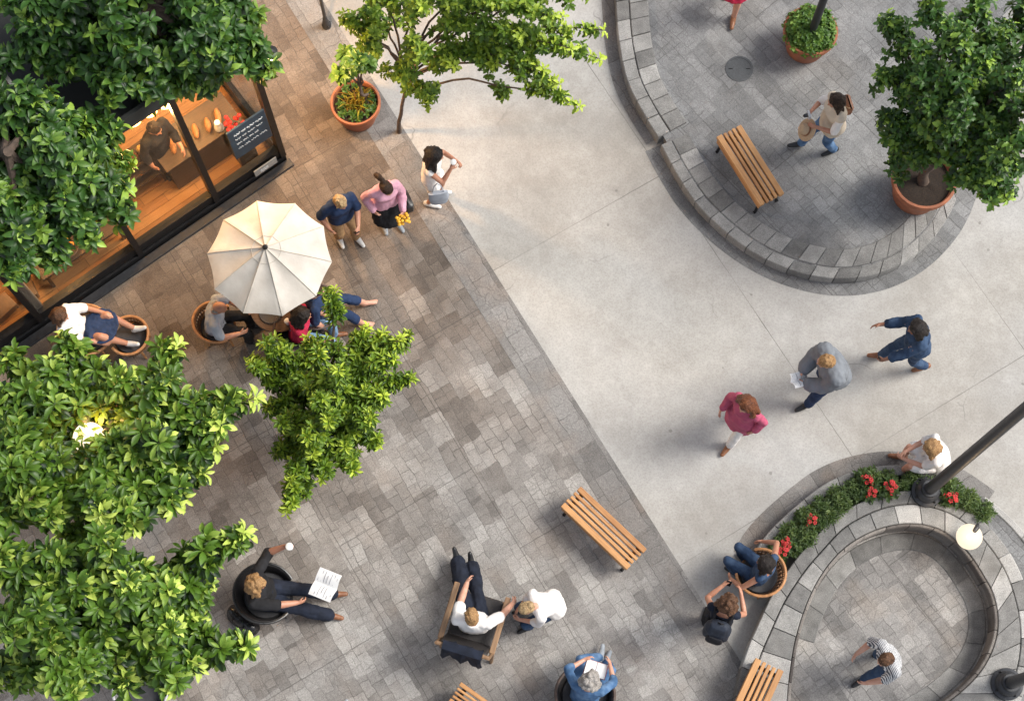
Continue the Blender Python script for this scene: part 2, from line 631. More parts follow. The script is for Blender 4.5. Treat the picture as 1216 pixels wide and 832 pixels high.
def stone(name, dark, mid, light):
    """cut kerb stone: each block its own tone"""
    m, nt, b = nodes_of(name)
    co = objco(nt)
    at = N(nt, 'ShaderNodeAttribute', attribute_name='tone')
    n = noise_t(nt, co, 5, 6, 0.65)
    fine = noise_t(nt, co, 75, 4, 0.75)
    f = math_n(nt, 'ADD', math_n(nt, 'MULTIPLY', n.outputs['Fac'], 0.55), math_n(nt, 'MULTIPLY', at.outputs['Fac'], 0.65))
    c = ramp(nt, f, [(0.3, dark), (0.6, mid), (0.95, light)])
    c = mixc(nt, 1.0, c, ramp(nt, fine.outputs['Fac'], [(0.33, (0.6,)), (0.5, (1.0,)), (0.68, (1.4,))]), 'MULTIPLY')
    st = noise_t(nt, co, 2.3, 4)
    c = mixc(nt, math_n(nt, 'MULTIPLY', ramp(nt, st.outputs['Fac'], [(0.58, (0,)), (0.72, (1,))]), 0.4), c, (0.1, 0.095, 0.085))
    L(nt, c, b.inputs['Base Color'])
    b.inputs['Roughness'].default_value = 0.85
    b.inputs['Specular IOR Level'].default_value = 0.25
    bump(nt, math_n(nt, 'ADD', math_n(nt, 'MULTIPLY', n.outputs['Fac'], 1.2), fine.outputs['Fac']), b, 0.5, 0.012)
    MATS[name] = m
    return m


q0 = P(1015, 545)
M_CONC = concrete('pale concrete', (0.312, 0.296, 0.268), (0.448, 0.432, 0.402), GRID, (q0.x, q0.y, 0))
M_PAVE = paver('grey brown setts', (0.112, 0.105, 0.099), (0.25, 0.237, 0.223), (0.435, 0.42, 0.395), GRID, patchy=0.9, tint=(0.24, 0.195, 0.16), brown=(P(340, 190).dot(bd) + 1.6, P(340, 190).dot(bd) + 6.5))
M_STRIP = paver('border setts', (0.12, 0.114, 0.108), (0.20, 0.19, 0.18), (0.30, 0.288, 0.274), GRID, patch=(0.5, 0.6), sett=(0.5, 0.3), patchy=0.7, joints=False, loc=(P(490, 170).x, P(490, 170).y, 0))
M_TERR = paver('blue grey setts', (0.11, 0.11, 0.11), (0.19, 0.191, 0.191), (0.30, 0.30, 0.296), GRID + R(10), patch=(0.5, 0.34), sett=(0.24, 0.165), patchy=0.75, tint=(0.24, 0.23, 0.215))
M_COURT = paver('courtyard setts', (0.11, 0.107, 0.104), (0.225, 0.217, 0.208), (0.37, 0.357, 0.338), GRID + R(4), patch=(0.42, 0.36), sett=(0.21, 0.17), patchy=1.25, tint=(0.3, 0.25, 0.2))
M_STONE = stone('kerb stone', (0.11, 0.108, 0.104), (0.24, 0.236, 0.225), (0.42, 0.41, 0.39))
M_FACE = stone('brown facing stone', (0.10, 0.088, 0.08), (0.185, 0.168, 0.152), (0.29, 0.265, 0.24))
M_SOIL = plain('dark soil', (0.022, 0.014, 0.009), 0.98, var=0.6, nscale=45, bmp=1.0, bscale=60)
M_TERRA = plain('terracotta', (0.30, 0.105, 0.05), 0.75, var=0.28, nscale=7, bmp=0.25, bscale=50)
M_BLACK = plain('black painted metal', (0.012, 0.012, 0.013), 0.42, 0.3, var=0.3)
M_POST = plain('dark grey painted steel', (0.035, 0.037, 0.042), 0.48, 0.3, var=0.3, nscale=20, bmp=0.15)


def sheet(name, pts, z, mat, kind='structure'):
    me = bpy.data.meshes.new(name)
    me.from_pydata([(p.x, p.y, z) for p in pts], [], [tuple(range(len(pts)))])
    me.update()
    if me.polygons[0].normal.z < 0:
        me.flip_normals()
    me.materials.append(mat)
    o = bpy.data.objects.new(name, me)
    COL.objects.link(o)
    return tag(o, kind=kind)


# ------------------------------------------------------------------ ground
sheet('ground', [V((-90, -60, 0)), V((90, -60, 0)), V((90, 120, 0)), V((-90, 120, 0))], 0.0, M_CONC)
b0 = P(490, 170) - bd * 14
b1 = P(490, 170) + bd * 22
nrm_l = V((bd.y, -bd.x, 0))                                     # towards the left of the picture
if nrm_l.x > 0: nrm_l = -nrm_l
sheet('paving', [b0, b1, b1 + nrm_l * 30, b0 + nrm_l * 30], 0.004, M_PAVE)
sw = 0.50
s1 = P(490, 170) + bd * 9.3
sheet('paving', [b0, s1, s1 + nrm_l * sw, b0 + nrm_l * sw], 0.008, M_STRIP)

# ------------------------------------------------------------------ raised terrace, top right
TZ = 0.24
edge_px = [(727, -90), (728, -40), (731, 0), (735, 50), (745, 97), (762, 132), (782, 164)]
edge2_px = [(785, 172), (801, 202), (823, 236), (851, 266), (885, 293), (921, 313), (960, 326), (1000, 331), (1042, 325), (1080, 307), (1110, 280), (1130, 250), (1142, 216), (1148, 180), (1160, 130), (1185, 80), (1230, 30), (1300, -20)]


def chain_px(px, z, n=6):
    return spline([P(x, y, z) for x, y in px], n)


def offset(pts, d):
    out = []
    for i, p in enumerate(pts):
        t = (pts[min(i + 1, len(pts) - 1)] - pts[max(i - 1, 0)]).normalized()
        out.append(p + V((-t.y, t.x, 0)) * d)
    return out


def blocks(acc, path_a, path_b, z0, z1, length, rnd, gap=0.012, jig=0.006, tones=(0, 1)):
    """cut stones along two parallel curves"""
    tot = sum((b - a).length for a, b in zip(path_a, path_a[1:]))
    n = max(2, int(tot / length))
    fine = 4
    A = resample(path_a, n * fine + 1); B = resample(path_b, n * fine + 1)
    for i in range(n):
        t = tones[0] + (tones[1] - tones[0]) * rnd.random() ** 1.2
        dz = rnd.uniform(-jig, jig)
        ia = [A[i * fine + k].copy() for k in range(fine + 1)]
        ib = [B[i * fine + k].copy() for k in range(fine + 1)]
        # trim for the joint
        for arr in (ia, ib):
            d = (arr[1] - arr[0]).normalized() * gap * 0.5
            arr[0] += d
            arr[-1] -= (arr[-1] - arr[-2]).normalized() * gap * 0.5
        rings = []
        cham = 0.012
        for k in range(fine + 1):
            a, b = ia[k], ib[k]
            w = (b - a).normalized() * cham
            zt = z1 + dz
            rings.append([V((a.x, a.y, z0)), V((a.x, a.y, zt - cham)), V((a.x + w.x, a.y + w.y, zt)), V((b.x - w.x, b.y - w.y, zt)), V((b.x, b.y, zt - cham)), V((b.x, b.y, z0))])
        acc.rings(rings, True, t)


rk = random.Random(3)
pathA = chain_px(edge_px, TZ)
pathB = chain_px(edge2_px, TZ)
sgn = 1
mid = offset(pathB, 0.3)[len(pathB) // 3]
if (mid - P(960, 180, TZ)).length > (pathB[len(pathB) // 3] - P(960, 180, TZ)).length: sgn = -1
core_in = offset(pathA, sgn * 0.1)[:-2] + offset(pathB, sgn * 0.1)
top_pts = core_in + [P(1300, -140, TZ), P(727, -140, TZ)]
# terrace body
acc = Acc()
n = len(top_pts)
acc.add([(p.x, p.y, -0.05) for p in top_pts] + [(p.x, p.y, TZ - 0.012) for p in top_pts],
        [tuple(range(n, 2 * n))] + [(i, (i + 1) % n, n + (i + 1) % n, n + i) for i in range(n)])
o = acc.build('terrace_paving', M_TERR, smooth=False)
tag(o, kind='structure')
o.data.polygons.foreach_set('use_smooth', np.zeros(len(o.data.polygons), dtype=bool))
kerb = Acc()
for pth, wa in ((pathA, 0.20), (pathB, 0.17)):
    o1 = offset(pth, sgn * wa); o2 = offset(pth, sgn * (wa + 0.012)); o3 = offset(pth, sgn * (wa + 0.30))
    blocks(kerb, pth, o1, -0.03, TZ + (0.03 if pth is pathA else 0.0), 0.34, rk, jig=0.010, tones=(.15, .72))
    blocks(kerb, o2, o3, -0.03, TZ + (0.034 if pth is pathA else 0.006), 0.27, rk, jig=0.008, tones=(.15, .75))
ow = kerb.build('terrace_kerb', M_STONE)
tag(ow, 'curved two-course grey stone kerb wall round the raised terrace with the tree pot', 'kerb wall')
# flat band of paving on the ground along the kerb
bandA = chain_px(edge2_px[:-4], 0)
sheet('paving', offset(bandA, -sgn * 0.27) + list(reversed(offset(bandA, sgn * 0.12))), 0.004, M_TERR)
bandB = chain_px(edge_px, 0)
sheet('paving', offset(bandB, -sgn * 0.22) + list(reversed(offset(bandB, sgn * 0.1))), 0.0065, M_STRIP)

# manhole cover
t = thing('manhole_cover', 'round dark grey metal manhole cover set flush in the terrace paving', 'manhole cover', P(878, 82, TZ - 0.012))
r = 16.5 / ppm(878, 82, TZ)
a = Acc(); a.lathe([(0, -0.02), (r, -0.02), (r, 0.010), (r - 0.03, 0.012), (r - 0.032, 0.006), (0, 0.007)], 40)
M_MAN = plain('manhole iron', (0.07, 0.075, 0.08), 0.7, 0.2, var=0.25, nscale=30, bmp=0.6, bscale=90)
a.build('cover_plate', M_MAN, t)
for s in (-1, 1):
    a = Acc(); a.tube([(s * r * .62 - .03, 0, 0.009), (s * r * .62 + .03, 0, 0.009)], 0.007); a.build('lifting_slot', M_BLACK, t)

# ------------------------------------------------------------------ round seating wall, bottom right
WZ = 0.38
BZ = 0.26
WO_px = [(876, 900), (872, 860), (874, 828), (879, 800), (888, 770), (901, 740), (918, 704), (942, 668), (965, 641), (990, 615), (1016, 599), (1043, 588), (1069, 583), (1092, 583), (1122, 590), (1148, 603), (1174, 624), (1199, 655), (1217, 692), (1228, 740), (1226, 790), (1208, 840), (1175, 885)]
WI_px = [(944, 900), (938, 860), (939, 825), (943, 790), (949, 757), (960, 722), (975, 690), (996, 662), (1020, 643), (1049, 630), (1080, 625), (1107, 629), (1129, 641), (1148, 660), (1165, 686), (1176, 707), (1181, 734), (1178, 760), (1166, 787), (1147, 810), (1120, 832), (1090, 850)]
KO_px = [(893, 662), (904, 643), (919, 625), (945, 601), (980, 574), (1015, 559), (1056, 552), (1098, 555), (1134, 568), (1168, 590), (1196, 612), (1220, 638), (1240, 668), (1254, 710), (1260, 760), (1250, 820)]


def flat(pts, z=0.0):
    return [V((p.x, p.y, z)) for p in pts]


def side_of(pts, c):
    """+1 when offset(+) leads away from c"""
    k = len(pts) // 2
    q = offset(pts, .1)[k]
    return 1 if (q - c).length > (pts[k] - c).length else -1


cen = P(1075, 734, WZ); cen.z = 0
WO = flat(chain_px(WO_px, WZ)); WI = flat(chain_px(WI_px, WZ)); KO = flat(chain_px(KO_px, BZ))


def cut(pts, a, b):
    """share of a path, as fractions of its length"""
    q = resample(pts, 400)
    return q[int(a * 399):int(b * 399) + 1]



so_ = side_of(WO, cen); si_ = side_of(WI, cen); sk_ = side_of(KO, cen)
rk = random.Random(8)
w = Acc()
blocks(w, WO, offset(WO, -so_ * .19), -0.03, WZ, 0.40, rk, tones=(0.2, .95))
blocks(w, offset(WO, -so_ * .202), offset(WI, si_ * .052), -0.03, WZ + 0.012, 0.36, rk, tones=(0.2, 1.1))
ring = tag(w.build('round_seating_wall', M_STONE), 'low round grey stone seating wall curving about the small paved court', 'seating wall')
w = Acc()
blocks(w, offset(WI, si_ * .045), WI, 0.20, WZ + 0.004, 0.34, rk, gap=0.01, tones=(0, .8))
blocks(w, offset(WI, si_ * .045), offset(WI, si_ * .004), -0.03, 0.192, 0.34, rk, gap=0.01, tones=(0, .8))
w.build('inner_facing', M_FACE, ring)
sheet('court_paving', offset(WI, si_ * .03), 0.012, M_COURT)
# ring course on the court floor
w = Acc()
RC = cut(WI, .22, 1)
blocks(w, offset(RC, -si_ * .02), offset(RC, -si_ * .27), 0.0, 0.026, 0.5, rk, gap=0.008, jig=0.002, tones=(.1, .6))
tag(w.build('court_paving', M_STONE), kind='structure')

# outer kerb with the flower bed between it and the wall
KB = cut(KO, 0.0, .58)
w = Acc()
blocks(w, KB, offset(KB, -sk_ * .15), -0.02, BZ, 0.55, rk, jig=0.004, tones=(.1, .7))
tag(w.build('bed_kerb', M_STONE), 'low curved grey stone kerb along the outside of the flower bed', 'kerb')
WOb = cut(WO, .33, .655)
a = Acc()
bedA = resample(offset(KB, -sk_ * .157), 41); bedB = resample(offset(WOb, so_ * .006), 41)
a.add([(p.x, p.y, BZ - .06) for p in bedA + bedB], [(i, i + 1, 42 + i, 41 + i) for i in range(40)])
tag(a.build('bed_soil', M_SOIL, fix=False), kind='structure')


def bed_at(u, v, z=BZ - .06):
    """u along the bed (0 left .. 1 right), v from the wall (0) to the kerb (1)"""
    x = u * 40; i = min(int(x), 39)
    p = bedB[i].lerp(bedB[i + 1], x - i).lerp(bedA[i].lerp(bedA[i + 1], x - i), v)
    return V((p.x, p.y, z))


# stone pavement that carries on round the wall to the right
KR = cut(KO, .57, 1)
sheet('paving', KR + list(reversed(cut(WO, .62, .94))), 0.008, M_TERR)
w = Acc()
blocks(w, offset(KR, sk_ * .10), KR, -0.02, 0.03, 0.7, rk, jig=0.003, tones=(.5, 1.1))
tag(w.build('edging', M_STONE), kind='structure')
# darker band round the outside of the bed kerb
sheet('paving', offset(KB, sk_ * .26) + list(reversed(offset(KB, -sk_ * .1))), 0.004, M_STRIP)
# ------------------------------------------------------------------ shop
sA, sB = P(45, 388), P(337, 188)                                # foot of the glass front
sd = (sB - sA).normalized()                                     # along the front, towards the corner
sn = V((sd.y, -sd.x, 0))
if sn.y > 0: sn = -sn                                           # outward (towards the plaza)
SH = 4.0
sM = Matrix((sd, sn, V((0, 0, 1)))).transposed()
SRZ = math.atan2(sd.y, sd.x)


def sp(u, n, z):
    """shop coordinates: u back from the corner, n outward, z up"""
    return sB - sd * u + sn * n + V((0, 0, z))


def on_front(px, py, n=0.0):
    """where the sight line to a photo pixel meets the glass plane: (u, z)"""
    d = ray(px, py); o = V((0, 0, CAM_H))
    t = (sB + sn * n - o).dot(sn) / d.dot(sn)
    q = o + d * t
    return -(q - sB).dot(sd), q.z


M_GLASS, nt, bb = nodes_of('shop glass')
tr = N(nt, 'ShaderNodeBsdfTransparent'); tr.inputs['Color'].default_value = (0.95, 0.96, 0.95, 1)
gl = N(nt, 'ShaderNodeBsdfGlossy'); gl.inputs['Roughness'].default_value = 0.03
lw = N(nt, 'ShaderNodeLayerWeight'); lw.inputs['Blend'].default_value = 0.5
lwf = math_n(nt, 'ADD', math_n(nt, 'MULTIPLY', math_n(nt, 'POWER', lw.outputs['Facing'], 4.0), 0.3), 0.05)
mx = N(nt, 'ShaderNodeMixShader')
L(nt, lwf, mx.inputs[0]); L(nt, tr.outputs[0], mx.inputs[1]); L(nt, gl.outputs[0], mx.inputs[2])
L(nt, mx.outputs[0], nt.nodes['Material Output'].inputs['Surface'])
M_SHOPWOOD = wood('amber floor boards', (0.24, 0.10, 0.032), (0.44, 0.21, 0.07), 0.45, 'X', 5)
M_DARKWOOD = wood('dark counter wood', (0.03, 0.02, 0.014), (0.085, 0.055, 0.035), 0.5, 'X', 5)
M_WALLIN = plain('ochre plaster', (0.45, 0.27, 0.12), 0.8, var=0.15)
M_ROOF = plain('black roof felt', (0.022, 0.023, 0.022), 0.9, var=0.3, nscale=4, bmp=0.4)
shop = thing('shop_building', 'black framed glass fronted shop with amber lit interior under the dark leafy tree', 'shop', sp(0, 0, 0), SRZ)
shop_inv = (Matrix.Translation(sp(0, 0, 0)) @ Matrix.Rotation(SRZ, 4, 'Z'))
sgn_in = 1 if (Matrix.Rotation(-SRZ, 3, 'Z') @ sn).y < 0 else -1   # local +y is inward when sgn_in = 1


def lp(u, n, z):
    """shop coordinates -> local to the shop Empty"""
    return V((-u, -sgn_in * n, z))


def sbox(acc, u0, u1, n0, n1, z0, z1, tone=None, bev=0.0):
    acc.box(lp((u0 + u1) / 2, (n0 + n1) / 2, (z0 + z1) / 2), (abs(u1 - u0) / 2, abs(n1 - n0) / 2, abs(z1 - z0) / 2), None, tone, bev)


U1 = 10.5
D = 5.0
a = Acc(); sbox(a, -0.02, U1, -D, 0.16, SH, SH + 0.14); sbox(a, -0.02, U1, 0.10, 0.16, SH + 0.14, SH + 0.3); a.build('roof', M_ROOF, shop, False)
a = Acc(); sbox(a, 0.05, U1, -D, -D + 0.15, 0, SH); a.build('wall', M_WALLIN, shop, False)
a = Acc(); sbox(a, 0.06, U1, -D + .16, -0.14, 0.0, 0.06)
k = 0
a2 = Acc()
yy = -0.16
rs = random.Random(4)
while yy > -D + 0.3:
    uu = 0.08
    while uu < U1:
        ln = rs.uniform(1.0, 2.2)
        sbox(a2, uu, min(uu + ln, U1) - 0.006, yy - 0.144, yy, 0.062, 0.075, rs.random())
        uu += ln
    yy -= 0.15
a2.build('floor_boards', M_SHOPWOOD, shop, False)
a.build('floor_slab', M_DARKWOOD, shop, False)
# frame: sill, kick plate, head rail
a = Acc()
sbox(a, -0.03, U1, -0.12, 0.05, 0.0, 0.16, bev=0.01)
a.build('sill', M_BLACK, shop, False)
a = Acc(); sbox(a, -0.06, U1, 0.06, 0.20, 0.0, 0.05, bev=0.008); a.build('threshold', M_POST, shop, False)
a = Acc(); sbox(a, 0.0, U1, -0.10, 0.02, 0.18, 0.40); a.build('kick_plate', M_BLACK, shop, False)
a = Acc(); sbox(a, 0.0, U1, -0.10, 0.03, SH - 0.22, SH - 0.004); a.build('head_rail', M_BLACK, shop, False)
mull = [-0.0]
for px, py in ((252, 226), (160, 290)):
    mull.append(on_front(px, py)[0])
mull += [mull[-1] + 1.75, mull[-1] + 3.5, mull[-1] + 5.2]
for u in mull:
    a = Acc(); sbox(a, u - 0.04, u + 0.05, -0.10, 0.055, 0.17, SH - 0.006); a.build('mullion', M_BLACK, shop, False)
for u0, u1 in zip(mull, mull[1:]):
    a = Acc(); sbox(a, u0 + 0.052, u1 - 0.042, -0.045, -0.033, 0.401, SH - 0.222); a.build('window_pane', M_GLASS, shop, False)
# side wall: glass with posts
a = Acc(); sbox(a, -0.03, 0.05, -D, -0.125, 0.0, 0.4); sbox(a, -0.03, 0.05, -D, -0.125, SH - .22, SH - .004)
for nn in (-1.7, -3.4, -4.95): sbox(a, -0.03, 0.05, nn - .05, nn + .05, 0.4, SH - .22)
a.build('side_frame', M_BLACK, shop, False)
a = Acc(); sbox(a, 0.0, 0.012, -D, -0.13, 0.401, SH - 0.222); a.build('side_pane', M_GLASS, shop, False)


def shop_thing(name, label, cat, u, n, z, group=None):
    return thing(name, label, cat, sp(u, n, z), SRZ, group)


def lb(acc, u, n, z, hu, hn, hz, tone=None, bev=0.0):
    acc.box((-u, -sgn_in * n, z), (hu, hn, hz), None, tone, bev)


# counters and shelves seen through the glass
ca = shop_thing('display_counter', 'dark wooden counter behind the right glass pane with boards of bread', 'counter', 0.95, -0.75, 0.075)
a = Acc(); lb(a, 0, 0, 0.42, 0.62, 0.24, 0.42, 0.3); a.build('cabinet', M_DARKWOOD, ca, False)
a = Acc(); lb(a, 0, 0, 0.865, 0.68, 0.30, 0.02, 0.6, 0.006); a.build('worktop', M_DARKWOOD, ca, False)
M_BREAD = plain('baked crust', (0.32, 0.14, 0.045), 0.7, var=0.5, nscale=30, bmp=0.6)
M_WHITEC = plain('white glazed china', (0.78, 0.77, 0.74), 0.25, var=0.04)
for i in range(5):
    a = Acc(); a.ellip((0, 0, 0.045), (0.13, 0.05, 0.05)); 
    b_ = a.build('bread_loaf', M_BREAD, None)
    b_.location = sp(0.95 - 0.42 + i * 0.2, -0.72 + 0.03 * (i % 2), 0.96); b_.rotation_euler = (0, 0, SRZ + 1.2)
    tag(b_, 'small brown loaf in the row on the shop counter', 'bread', 'loaves on the shop counter')
cb = shop_thing('wall_shelf', 'dark shelf unit deep inside the shop behind the amber pane', 'shelf', 2.15, -0.92, 0.075)
for i in range(3):
    a = Acc(); lb(a, 0, 0, 0.30 + i * 0.32, 0.50, 0.16, 0.018, .4); a.build('shelf_board', M_DARKWOOD, cb, False)
for s in (-1, 1):
    a = Acc(); lb(a, s * 0.50, 0, 0.48, 0.02, 0.17, 0.48, .2); a.build('side_panel', M_DARKWOOD, cb, False)
M_TIN = [plain('tin %d' % k, c, .4, var=.1) for k, c in enumerate(((.5, .32, .1), (.12, .05, .03), (.5, .45, .38), (.35, .06, .03)))]
for k in range(7):
    hgt = rs.uniform(.12, .2); rr_ = rs.uniform(.045, .06)
    a = Acc(); a.lathe([(0, 0), (rr_, 0), (rr_, hgt * .8), (rr_ * .6, hgt), (0, hgt)], 16)
    o = a.build('storage_jar', M_TIN[k % 4]); o.location = sp(2.15 - .40 + k * .13, -.90 + .04 * (k % 2), .075 + .96)
    tag(o, 'small storage jar in the row on the top of the dark shop shelf', 'jar', 'jars on the shop shelf')
for k in range(4):
    w_ = rs.uniform(.12, .2)
    a = Acc(); a.box((0, 0, .09), (w_, .14, .09), None, None, .01)
    o = a.build('cardboard_box', plain('brown cardboard', (.26, .15, .075), .8)); o.location = sp(4.3 + k * .42, -.5, .075); o.rotation_euler = (0, 0, SRZ + rs.uniform(-.2, .2))
    tag(o, 'plain brown cardboard box on the shop floor behind the left panes', 'box', 'boxes on the shop floor')
cc = shop_thing('low_display_table', 'low dark display table near the glass of the left shop pane', 'table', 3.3, -0.55, 0.075)
a = Acc(); lb(a, 0, 0, 0.5, 0.7, 0.25, 0.025, .3, .006); a.build('table_top', M_DARKWOOD, cc, False)
for su in (-1, 1):
    for s2 in (-1, 1):
        a = Acc(); lb(a, su * .63, s2 * .19, 0.24, .025, .025, .24, .3); a.build('leg', M_DARKWOOD, cc, False)
u_, z_ = on_front(245, 185)
a = Acc(); a.lathe([(0, 0), (.05, 0), (.075, .05), (.06, .13), (.035, .2), (.045, .24), (.0, .235)], 20)
o = a.build('milk_jug', M_WHITEC); o.location = sp(0.62, -0.55, 0.96); tag(o, 'white china jug on the shop counter behind glass', 'jug')
M_FRUIT = plain('orange peel', (0.75, 0.28, 0.03), 0.45, var=0.15, nscale=20, bmp=0.3)
cr = shop_thing('fruit_bowl', 'wide wooden bowl of oranges on the low table behind shop glass', 'bowl', 3.45, -0.52, 0.60)
a = Acc(); a.lathe([(0, 0), (.12, 0), (.2, .07), (.19, .075), (.11, .02), (0, .02)], 24); a.build('bowl_shell', M_DARKWOOD, cr)
for i, (x, y, z) in enumerate([(0, 0, .09), (.09, .02, .09), (-.08, .04, .09), (.02, -.09, .09), (-.04, -.07, .1), (.03, .07, .13)]):
    a = Acc(); a.ellip((0, 0, 0), (.046, .046, .043)); o = a.build('orange', M_FRUIT); o.location = cr.location + V((x, y, z)); tag(o, 'orange in the wooden bowl behind the shop glass', 'orange', 'oranges in the shop bowl')
# red flowers in a pot inside, near the corner
M_RED = plain('red petals', (0.42, 0.012, 0.012), 0.6, var=0.3, nscale=40)
fl = shop_thing('red_flower_vase', 'vase of red flowers inside the shop corner above the menu board', 'flowers', 0.45, -0.35, 0.90)
a = Acc(); a.lathe([(0, 0), (.06, 0), (.08, .09), (.05, .2), (0, .2)], 18); a.build('vase', M_WHITEC, fl)
a = Acc()
for i in range(22): a.ellip((rs.uniform(-.16, .16), rs.uniform(-.16, .16), rs.uniform(.24, .42)), (.035, .035, .025), seg=8, nr=5)
a.build('blossoms', M_RED, fl)
tb2 = shop_thing('plinth', 'square dark plinth carrying the red flowers in the shop corner', 'plinth', 0.45, -0.35, 0.075)
a = Acc(); lb(a, 0, 0, .41, .15, .15, .41, .2, .01); a.build('plinth_body', M_DARKWOOD, tb2, False)
# pendant lamps
M_LAMPG = emit('amber lamp glow', (1.0, 0.55, 0.16), 7)
lmp = []
for px, py in ((196, 121), (177, 131), (158, 142)):
    u_, z_ = on_front(px, py, -.38)
    lmp.append((u_, -.38, z_))
print('lamps', lmp)
for i, (u, n_, z) in enumerate(lmp + [(3.7, -0.9, 2.1), (1.0, -1.3, 2.2)]):
    pdn = shop_thing('pendant_lamp', ['amber pendant lamp nearest the shop corner of the row of three', 'middle amber pendant lamp of the row of three in the shop', 'amber pendant lamp farthest left of the row of three in the shop', 'lit amber pendant lamp over the fruit bowl table', 'lit amber pendant lamp deeper inside over the bread counter'][i], 'lamp', u, n_, z, 'pendant lamps in the shop')
    a = Acc(); a.lathe([(0, -.02), (.1, -.02), (.115, .0), (.05, .15), (.0, .16)], 20); a.build('lamp_shade', M_LAMPG, pdn)
    a = Acc(); a.tube([(0, 0, .15), (0, 0, SH - z - 0.01)], .006); a.build('cord', M_BLACK, pdn)
    ld = bpy.data.lights.new('pendant_light', 'POINT'); ld.energy = 55; ld.color = (1.0, 0.55, 0.2); ld.shadow_soft_size = .12
    lo = bpy.data.objects.new('pendant_light', ld); COL.objects.link(lo); lo.parent = pdn; lo.location = (0, 0, -0.16)

# menu board on the glass and the pale card below it
M_SLATE = plain('slate blue board', (0.035, 0.06, 0.085), 0.6, var=0.3, nscale=9)
M_CHALK = plain('white chalk', (0.75, 0.75, 0.72), 0.9)
pts = [on_front(x, y, 0.07) for x, y in ((268, 156), (314, 129), (322, 163), (278, 186))]
uc = sum(p[0] for p in pts) / 4; zc = sum(p[1] for p in pts) / 4
bw = ((pts[0][0] - pts[1][0]) + (pts[3][0] - pts[2][0])) / 4; bh = ((pts[0][1] - pts[3][1]) + (pts[1][1] - pts[2][1])) / 4
zb_ = max(zc, 0.30 + bh)
mb = shop_thing('menu_board', 'dark slate blue notice board with white handwriting on the shop glass', 'notice board', uc, 0.085, zb_)
print('menu', uc, zc, bw, bh)
a = Acc(); lb(a, 0, 0, 0, bw, 0.015, bh, None, 0.006); a.build('board_panel', M_SLATE, mb, False)
for row in range(4):
    a = Acc()
    zz = bh * (0.62 - row * 0.32)
    x = -bw * 0.72
    end = bw * (0.72 if row != 2 else 0.45)
    while x < end:
        ln = rs.uniform(0.05, 0.12)
        q = [(x + ln * t / 6, -sgn_in * 0.019, zz + 0.028 * math.sin(t * 2.4 + row) * rs.uniform(.5, 1)) for t in range(7)]
        a.tube(q, 0.007 if row else 0.011, 5)
        x += ln + 0.03
    a.build('handwriting', M_CHALK, mb)
pts = [on_front(x, y, 0.07) for x, y in ((292, 180), (320, 163), (324, 178), (297, 194))]
uc2 = sum(p[0] for p in pts) / 4
cd = shop_thing('info_card', 'small pale grey card under the slate board on the shop front', 'card', uc2, 0.075, 0.30)
a = Acc(); lb(a, 0, 0, 0, 0.20, 0.008, 0.10, None, 0.003); a.build('card_panel', plain('pale grey card', (0.36, 0.37, 0.36), 0.7), cd, False)
for k in range(2):
    a = Acc(); a.tube([(-.1 + .02 * t, -sgn_in * 0.012, .02 - .05 * k + .014 * math.sin(t * 2.2)) for t in range(8)], 0.005, 5); a.build('handwriting', M_CHALK, cd)

# timber post at the far left of the front
tp_b = P(50, 373)
tp = thing('timber_post', 'weathered grey timber post standing at the left end of the shop front', 'post', tp_b, SRZ)
a = Acc(); a.box((0, 0, 1.7), (0.10, 0.07, 1.7), None, 0.3, 0.012); a.build('post_shaft', wood('weathered timber', (0.09, 0.075, 0.065), (0.2, 0.175, 0.155), 0.85, 'Z', 5), tp, False)
a = Acc(); a.box((0, 0, 0.03), (0.14, 0.11, 0.03), None, None, 0.008); a.build('foot_plate', M_POST, tp, False)

# ------------------------------------------------------------------ benches
M_SLAT = wood('oiled bench wood', (0.30, 0.125, 0.04), (0.56, 0.295, 0.115), 0.5, 'X', 4)


